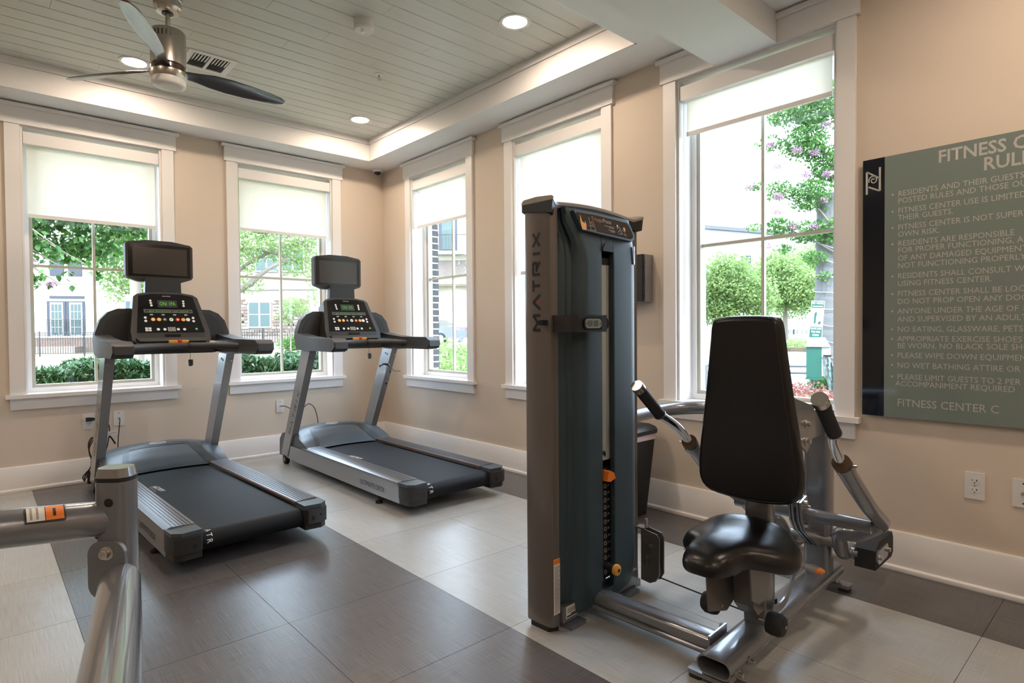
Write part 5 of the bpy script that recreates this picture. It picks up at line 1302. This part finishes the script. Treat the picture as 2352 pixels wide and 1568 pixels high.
hedge('clipped far hedge beyond the paved path, behind the backrest', 17.5, 21.5, 2.4, 4.6, .2, .62, 6000, .14, T['leaf_light'], 33)
cloud('shrub', [((2.1, 1.45, .42), (.75, .75, .40)), ((2.9, 2.9, .50), (.7, .7, .50))], 7000, .10, T['leaf_light'], None, 41, .4, .4, 'bright yellow green bushes below the window with the parked car', 'bush')
cloud('shrub', [((7.1, 20.2, .65), (.75, .5, .38))], 2200, .10, T['leaf_mid'], None, 42, .5, .4, 'round clipped bush under the small airy tree', 'bush')
cloud('flower_bed', [((4.2, -2.75, .22), (1.0, .8, .22)), ((4.9, -2.0, .22), (.8, .8, .22)), ((3.3, -2.6, .16), (.6, .9, .2))], 9000, .055, T['flower_red'], None, 43, .6, .3, 'bed of red and yellow leaved plants below the large window', 'flower bed')
cloud('shrub', [((5.6, -2.45, .28), (.3, .3, .28))], 2500, .05, T['leaf_deep'], None, 44, .5, .4, 'small dark bush at the foot of the ringed trunk', 'bush')
cloud('ivy', [((-.9, 4.4, .12), (1.2, .5, .22)), ((1.3, 5.6, .12), (1.4, .7, .2))], 5000, .09, T['leaf_light'], None, 45, .5, .4, 'yellow green ground plants just behind the hedges', 'bush')
b = NB(); rq = random.Random(5)
for k in range(70):
    a = rq.random()*2*PI; l = rq.uniform(.35, .7); c = V((3.62, -3.28, -.05)); d = V((math.cos(a), math.sin(a), 0)); n_ = V((-d.y, d.x, 0))*.008
    p = [c+d*.02, c+d*l*.25+V((0, 0, l*.6)), c+d*l*.6+V((0, 0, l*.75))]
    vs = [b.verts.new(v) for v in (p[0]-n_, p[0]+n_, p[1]+n_, p[1]-n_, p[2])]; b.faces.new(vs[:4]); b.faces.new((vs[3], vs[2], vs[4]))
o = tag(obj('grass_clump', b, T['blade_green'], recalc=False), 'tuft of long green blades below the large window by the trunk', 'plant', kind='stuff')
b = NB(); 
for i in range(24):
    x0, x1 = 6.6+.45*i, 6.6+.45*(i+1)
    b.faces.new([b.verts.new((x, y, gz(x, y)+.03)) for x, y in ((x0, -6), (x1, -6), (x1, 2.2+.05*i), (x0, 2.2+.05*i))])
tag(obj('trim_5', b, T['pavement']), 'pale sunlit paving outside the large window', kind='structure')
# fences
def fence(lab, p0, p1, h, npost, npick, dz=0.):
    p0, p1 = V(p0), V(p1); t = thing('iron_fence', lab, 'fence', p0, group='black iron fences')
    L_ = (p1-p0); 
    for z in (.10, h-.14, h-.02):
        b = NB(); cyl(b, V((0, 0, z)), L_+V((0, 0, z)), .018, 6); obj('rail', b, T['iron'], t)
    bm_ = NB(); bx(bm_, -.011, .011, -.011, .011, .10, h-.02); me = bpy.data.meshes.new('picket'); bm_.to_mesh(me); bm_.free(); me.materials.append(T['iron'])
    bm_ = NB(); bx(bm_, -.032, .032, -.032, .032, -.2, h+.06); me2 = bpy.data.meshes.new('post'); bm_.to_mesh(me2); bm_.free(); me2.materials.append(T['iron'])
    for i in range(npick):
        o = bpy.data.objects.new('picket', me); col.objects.link(o); o.parent = t; o.location = L_*(i/(npick-1))
    for i in range(npost):
        o = bpy.data.objects.new('post', me2); col.objects.link(o); o.parent = t; o.location = L_*(i/(npost-1))
fence('black iron fence in front of the cream house', (-2.6, 36.7, .0), (4.6, 30.6, .0), 1.24, 5, 72)
fence('black iron fence in front of the stone faced house', (7.0, 29.4, .50), (11.6, 25.6, .52), .82, 4, 44)
fence('black iron fence on the slope behind the padded backrest', (36.5, 13.5, .42), (39.5, 8.0, .42), .62, 6, 24)
# cream house with french doors
def facing(y): return y
h1 = thing('house', 'cream stucco house with grey shuttered french doors on a stone base', 'house', (-6, 42, 0), R(0), 'houses outside the windows')
Mh1 = Matrix.Rotation(R(-22), 4, 'Z')
def ho(nm, par, q, m, M=None, mirror=None):
    b = NB(); bx(b, *q)
    if M is not None: bmesh.ops.transform(b, matrix=M, verts=b.verts)
    return obj(nm, b, m, par)
Ma = Matrix.Rotation(R(-18), 4, 'Z'); h1.location = (.06, 42.7, 0); h1.rotation_euler = (0, 0, R(-24))
ho('wall', h1, (-9, 7.0, .05, 8, 1.05, 9), T['stucco']); ho('stone_base', h1, (-9, 7, -.12, .5, -.3, .9), T['stone_wall'])
ho('ledge', h1, (-9, 7, -.15, .06, .9, .985), T['white_frame']); ho('string_course', h1, (-9, 7, -.06, .06, 4.4, 4.75), T['white_frame'])
ho('door_lintel', h1, (.15, 2.05, -.04, .06, 3.45, 3.62), T['shutter'])
for k in (0, 1):
    x = .0+1.06*k
    fr_ = ho('french_door', h1, (x, x+1.02, -.03, .05, 1.0, 3.28), T['shutter'])
    ho('door_frame', fr_, (x+.17, x+.89, -.05, -.03, 1.0, 3.20), T['white_frame']); ho('pane', fr_, (x+.25, x+.81, -.06, -.05, 1.12, 3.08), T['far_glass'])
    for j in (1, 2): ho('muntin', fr_, (x+.25+.187*j-.012, x+.25+.187*j+.012, -.07, -.06, 1.12, 3.08), T['white_frame'])
    for z in (1.6, 2.1, 2.6): ho('muntin', fr_, (x+.25, x+.81, -.07, -.06, z-.014, z+.014), T['white_frame'])
bal = ho('balcony_rail', h1, (-.05, 2.15, -.32, -.29, 2.05, 2.09), T['iron']); ho('balcony_rail', h1, (-.05, 2.15, -.32, -.29, 1.88, 1.90), T['iron'])
for k in range(19): ho('baluster', h1, (-.04+.12*k-.008, -.04+.12*k+.008, -.315, -.30, 1.0, 2.06), T['iron'])
for x in (.2, 1.2): ho('upper_shutter', h1, (x, x+.75, -.04, .05, 4.9, 6.6), T['shutter'])
ho('stair_ramp', h1, (-3.0, 2.0, -1.6, -.12, -.1, .35), T['stone_band']); ho('side_window', h1, (4.4, 5.3, -.03, .05, 1.9, 3.3), T['far_glass'])
# stone faced house
h2 = thing('house', 'pale brick and stone faced house with a white double window', 'house', (8.95, 32.0, 0), R(-42), 'houses outside the windows')
ho('wall', h2, (-5, 6.5, .0, 6, -.2, 12), T['stone_band'])
rs = random.Random(8); bm_s = []
for q in range(3):
    bb_ = NB(); bx(bb_, -.22+.05*q, .22-.05*q, -.03-.01*q, 0, -.055, .055); me = bpy.data.meshes.new('stone'); bb_.to_mesh(me); bb_.free(); me.materials.append(T['stone_wall'] if q == 1 else T['stone_band']); bm_s.append(me)
for r_ in range(12):
    for c_ in range(18):
        x = -1.6+.30*c_+.1*(r_ % 2)+rs.uniform(-.03, .03); z = 1.05+.19*r_
        if -.1 < x-.1 < 1.5 and 1.4 < z < 3.15: continue
        o = bpy.data.objects.new('stone', rs.choice(bm_s)); col.objects.link(o); o.parent = h2; o.location = (x, 0, z)
for (x, z0, z1) in ((.12, 1.50, 3.0), (.6, 4.9, 6.3), (2.2, 4.9, 6.3)):
    wf = ho('window_frame', h2, (x-.06, x+1.36, -.06, .02, z0-.06, z1+.06), T['white_frame'])
    for k in (0, 1):
        for j in (0, 1):
            ho('pane', wf, (x+.02+.68*k, x+.60+.68*k, -.075, -.06, z0+(z1-z0)*.51*j+.02, z0+(z1-z0)*(.49+.49*j)), T['far_glass'])
ho('cornice', h2, (-5, 6.5, -.05, .02, 3.75, 3.95), T['white_frame'])
# building with carport and balcony
h3 = thing('house', 'cream apartment building with balcony above a carport, behind the parked car', 'house', (20.6, 24.5, 0), R(-40), 'houses outside the windows')
ho('wall', h3, (-6, 8, .0, 8, 4.1, 13), T['stucco']); ho('stone_course', h3, (-6, 8, -.12, .05, 4.15, 5.7), T['stone_band']); ho('carport_back', h3, (-6, 8, .9, 1.4, -.2, 4.12), T['stucco'])
ho('side_pier', h3, (-6, -2.6, .0, 4, -.2, 4.12), T['stucco']); ho('carport_floor', h3, (-6, 9, -.4, .9, .3, .40), T['pavement'])
dr = ho('balcony_door', h3, (-2.2, -1.0, -.04, .05, 6.2, 8.6), T['shutter']); ho('pane', dr, (-2.0, -1.2, -.06, -.04, 6.4, 8.4), T['far_glass'])
ho('balcony_rail', h3, (-2.9, .3, -.9, -.86, 7.2, 7.25), T['iron'])
for k in range(17): ho('baluster', h3, (-2.9+.2*k, -2.88+.2*k, -.89, -.87, 6.2, 7.2), T['iron'])
ho('balcony_slab', h3, (-3, .4, -.95, 0, 6.0, 6.2), T['white_frame'])
# far building with a low roof
h4 = thing('house', 'far pale building with a thin tiled roof line left of the flowering tree', 'house', (42, 16.5, 0), R(-66), 'houses outside the windows')
b = NB(); prism(b, [(-9, 0), (8, 0), (8, 7.4), (-9, 10.2)], 1, .0, 6); obj('wall', b, T['white_frame'], h4)
b = NB(); prism(b, [(-9.2, 10.2), (8.3, 7.35), (8.3, 7.6), (-9.2, 10.5)], 1, -.35, 6.2); obj('roof', b, T['roof'], h4)
for x in (-.6, 1.6, 3.4):
    f_ = ho('window_frame', h4, (x, x+.7, -.05, .02, 5.2, 6.9), T['shutter']); ho('pane', f_, (x+.08, x+.62, -.07, -.05, 5.3, 6.8), T['far_glass'])
h5 = thing('house', 'narrow slice of a white sided building at the edge of the large window', 'house', (15.35, 5.35, 0), R(-60), 'houses outside the windows')
ho('wall', h5, (-3, .30, .0, 4, -.2, 4.3), T['white_frame'])
for z in (1.2, 2.0, 2.9): 
    f_ = ho('window_frame', h5, (-.35, .18, -.04, .02, z, z+.55), T['shutter']); ho('pane', f_, (-.3, .12, -.05, -.04, z+.05, z+.5), T['far_glass'])
# parked car
car = thing('car', 'dark blue parked sedan seen from behind its rear corner', 'car', (16.6, 23.6, .40), R(108))
b = NB(); body = [(-2.3, .35), (-2.35, .75), (-2.2, .98), (-1.35, 1.03), (-.70, 1.42), (.55, 1.45), (1.35, 1.02), (2.2, .92), (2.35, .7), (2.35, .35)]
prism(b, body, 1, -.88, .88)
for v in b.verts:
    if v.co.z > 1.1: v.co.y *= .78
bev(b, .05, 2); obj('body', b, T['car_paint'], car)
b = NB(); prism(b, [(-.62, 1.08), (-.55, 1.36), (.48, 1.38), (1.0, 1.08)], 1, -.80, .80); sw = obj('side_window', b, T['black_gloss'], car)
for y0, y1 in ((-.84, -.42), (.42, .84)): 
    b = NB(); bx(b, -2.37, -2.30, y0, y1, .78, .92); obj('tail_light', b, T['tail'], car); b = NB(); bx(b, 2.30, 2.37, y0, y1, .72, .84); obj('head_light', b, T['white_frame'], car)
for x in (-1.45, 1.4):
    for y in (-.80, .80):
        b = NB(); cyl(b, (x, y-.11, .33), (x, y+.11, .33), .33, 24); wl_ = obj('wheel', b, T['rubber'], car); b = NB(); cyl(b, (x, y-.12, .33), (x, y+.12, .33), .20, 16); obj('alloy_rim', b, T['wheel_alloy'], wl_)
suv = thing('car', 'black pickup parked far away beyond the sloping fence', 'car', (58.5, 20.0, .45), R(-75))
b = NB(); prism(b, [(-2.4, .4), (-2.4, 1.25), (-.6, 1.3), (-.4, 1.85), (1.0, 1.85), (1.4, 1.3), (2.4, 1.2), (2.4, .4)], 1, -.9, .9); bev(b, .06, 2); obj('body', b, T['iron'], suv)
for x in (-1.5, 1.5):
    b = NB(); cyl(b, (x, -.95, .4), (x, .95, .4), .4, 18); obj('wheel', b, T['rubber'], suv)
# brick jamb outside the window next to the corner
bp_ = thing('brick_pier', 'dark grey brick edge with white mortar joints outside the window by the corner', 'wall', (.232, -.592, .70))
b = NB(); bx(b, .0, .068, .003, .022, 0, 1.99); obj('mortar', b, T['mortar'], bp_)
for k in range(29):
    b = NB(); bx(b, .0, .070+(.005 if k % 2 else 0), .0, .0225, .012+.0677*k, .012+.0677*k+.055); bev(b, .0015, 1); obj('brick', b, T['brick_grey'], bp_)
# pet waste station
ps = thing('pet_waste_station', 'green pet waste station with a white lid, hanging bag and leaning sign', 'waste station', (4.60, -2.64, -.06), R(-69))
b = NB(); tube(b, [(0, 0, 0), (.0, 0, .9), (.02, 0, 1.52)], .018, 10); obj('post', b, T['pipe'], ps)
b = NB(); prism(b, rrect(.150, .47, .008, 3, .030, 1.33), 1, -.030, -.022); bmesh.ops.rotate(b, cent=(0, 0, 1.1), matrix=Matrix.Rotation(R(4), 3, 'Y'), verts=b.verts); sb_ = obj('sign_board', b, T['white_frame'], ps)
def sbm(m_): bmesh.ops.rotate(m_, cent=(0, 0, 1.1), matrix=Matrix.Rotation(R(4), 3, 'Y'), verts=m_.verts)
for z0, z1 in ((1.475, 1.555), (1.10, 1.235)):
    b = NB(); bx(b, -.038, .098, -.0325, -.030, z0, z1); sbm(b); obj('sign_band', b, T['sign_teal'], sb_)
Rs = Matrix.Translation((0, 0, 1.1)) @ Matrix.Rotation(R(4), 4, 'Y') @ Matrix.Translation((0, 0, -1.1))
for s_, z, c_, w__ in (('PET WASTE', 1.520, .026, .125), ('TRANSMITS DISEASE', 1.486, .014, .115), ('PLEASE KEEP', 1.203, .022, .125), ('THIS AREA', 1.163, .022, .105), ('CLEAN', 1.122, .022, .07)):
    text('sign_lettering', s_, Rs @ frame((.030, -.0330, z), (1, 0, 0), (0, 0, 1)), T['print_white'], sb_, cap=c_, width=w__, align='CENTER')
b = NB()
for q in ([(.0, 1.28), (.02, 1.28), (.022, 1.36), (.03, 1.40), (.02, 1.43), (.0, 1.40)], [(.05, 1.27), (.075, 1.27), (.08, 1.31), (.05, 1.30)]): prism(b, q, 1, -.0325, -.0302)
sbm(b); obj('sign_pictogram', b, T['sign_teal'], sb_)
b = NB(); bx(b, -.07, .10, -.11, -.02, .60, .98); bev(b, .008, 2); bn = obj('bag_dispenser', b, T['bin_green'], ps)
b = NB(); bx(b, -.08, .11, -.12, -.01, .575, .598); obj('dispenser_base', b, T['bin_green'], bn)
b = NB(); prism(b, [(-.08, .985), (-.05, 1.10), (.14, 1.10), (.20, .985)], 1, -.13, .0); bev(b, .006, 2); obj('lid', b, T['white_frame'], ps)
b = NB(); bx(b, .102, .20, -.10, -.03, .62, .98); bev(b, .01, 2); obj('bag_hopper', b, T['white_frame'], ps)
b = NB(); bx(b, .12, .21, -.12, -.10, .86, .885); obj('bag_clip', b, T['black'], ps)
b = NB(); rb_ = random.Random(4); G = {}
for i in range(9):
    for j in range(15):
        x = .10+.09*(i/8)+.012*j*(.5)+rb_.uniform(-.006, .006); z = .86-.030*j; y = -.115+.03*math.sin(i*1.7+j*.8)+rb_.uniform(-.008, .008); G[i, j] = b.verts.new((x+.05*(j/14)*(i/8), y, z))
for i in range(8):
    for j in range(14): b.faces.new((G[i, j], G[i+1, j], G[i+1, j+1], G[i, j+1]))
obj('hanging_bag', b, T['plastic_bag'], ps, recalc=False)
# pipe railing
rl = thing('pipe_railing', 'low grey pipe railing in front of the ringed trunk', 'railing', (4.6, -1.2, -.06))
def pr(nm, p, q, r_=.022):
    b = NB(); cyl(b, V(p)-rl.location, V(q)-rl.location, r_, 10); obj(nm, b, T['pipe'], rl)
pr('top_rail', (4.9, -1.0, .615), (6.35, -3.5, .615)); pr('middle_rail', (4.9, -1.0, .52), (6.35, -3.5, .52), .024); pr('low_rail', (4.4, -2.4, .26), (5.1, -3.7, .26))
for k in range(4):
    x, y = 4.9+.483*k, -1.0-.833*k; pr('post', (x, y, -.06), (x, y, .615))
pr('post', (5.02, -3.36, -.06), (5.02, -3.36, .45))
# portals at the windows guide the sky light
for i, (ax, s0, s1) in enumerate([(0, *WA[0]), (0, *WA[1]), (1, *WB[0]), (1, *WB[1]), (1, *WB[2])]):
    L_ = bpy.data.lights.new('window_portal', 'AREA'); L_.shape = 'RECTANGLE'; L_.size = s1-s0; L_.size_y = ZT-ZB; L_.cycles.is_portal = True
    o = bpy.data.objects.new('window_portal', L_); col.objects.link(o); m_ = (s0+s1)/2
    o.location = (m_, .26, (ZT+ZB)/2) if ax == 0 else (.26, m_, (ZT+ZB)/2)
    o.rotation_euler = V((0, -1, 0) if ax == 0 else (-1, 0, 0)).to_track_quat('-Z', 'Z').to_euler()
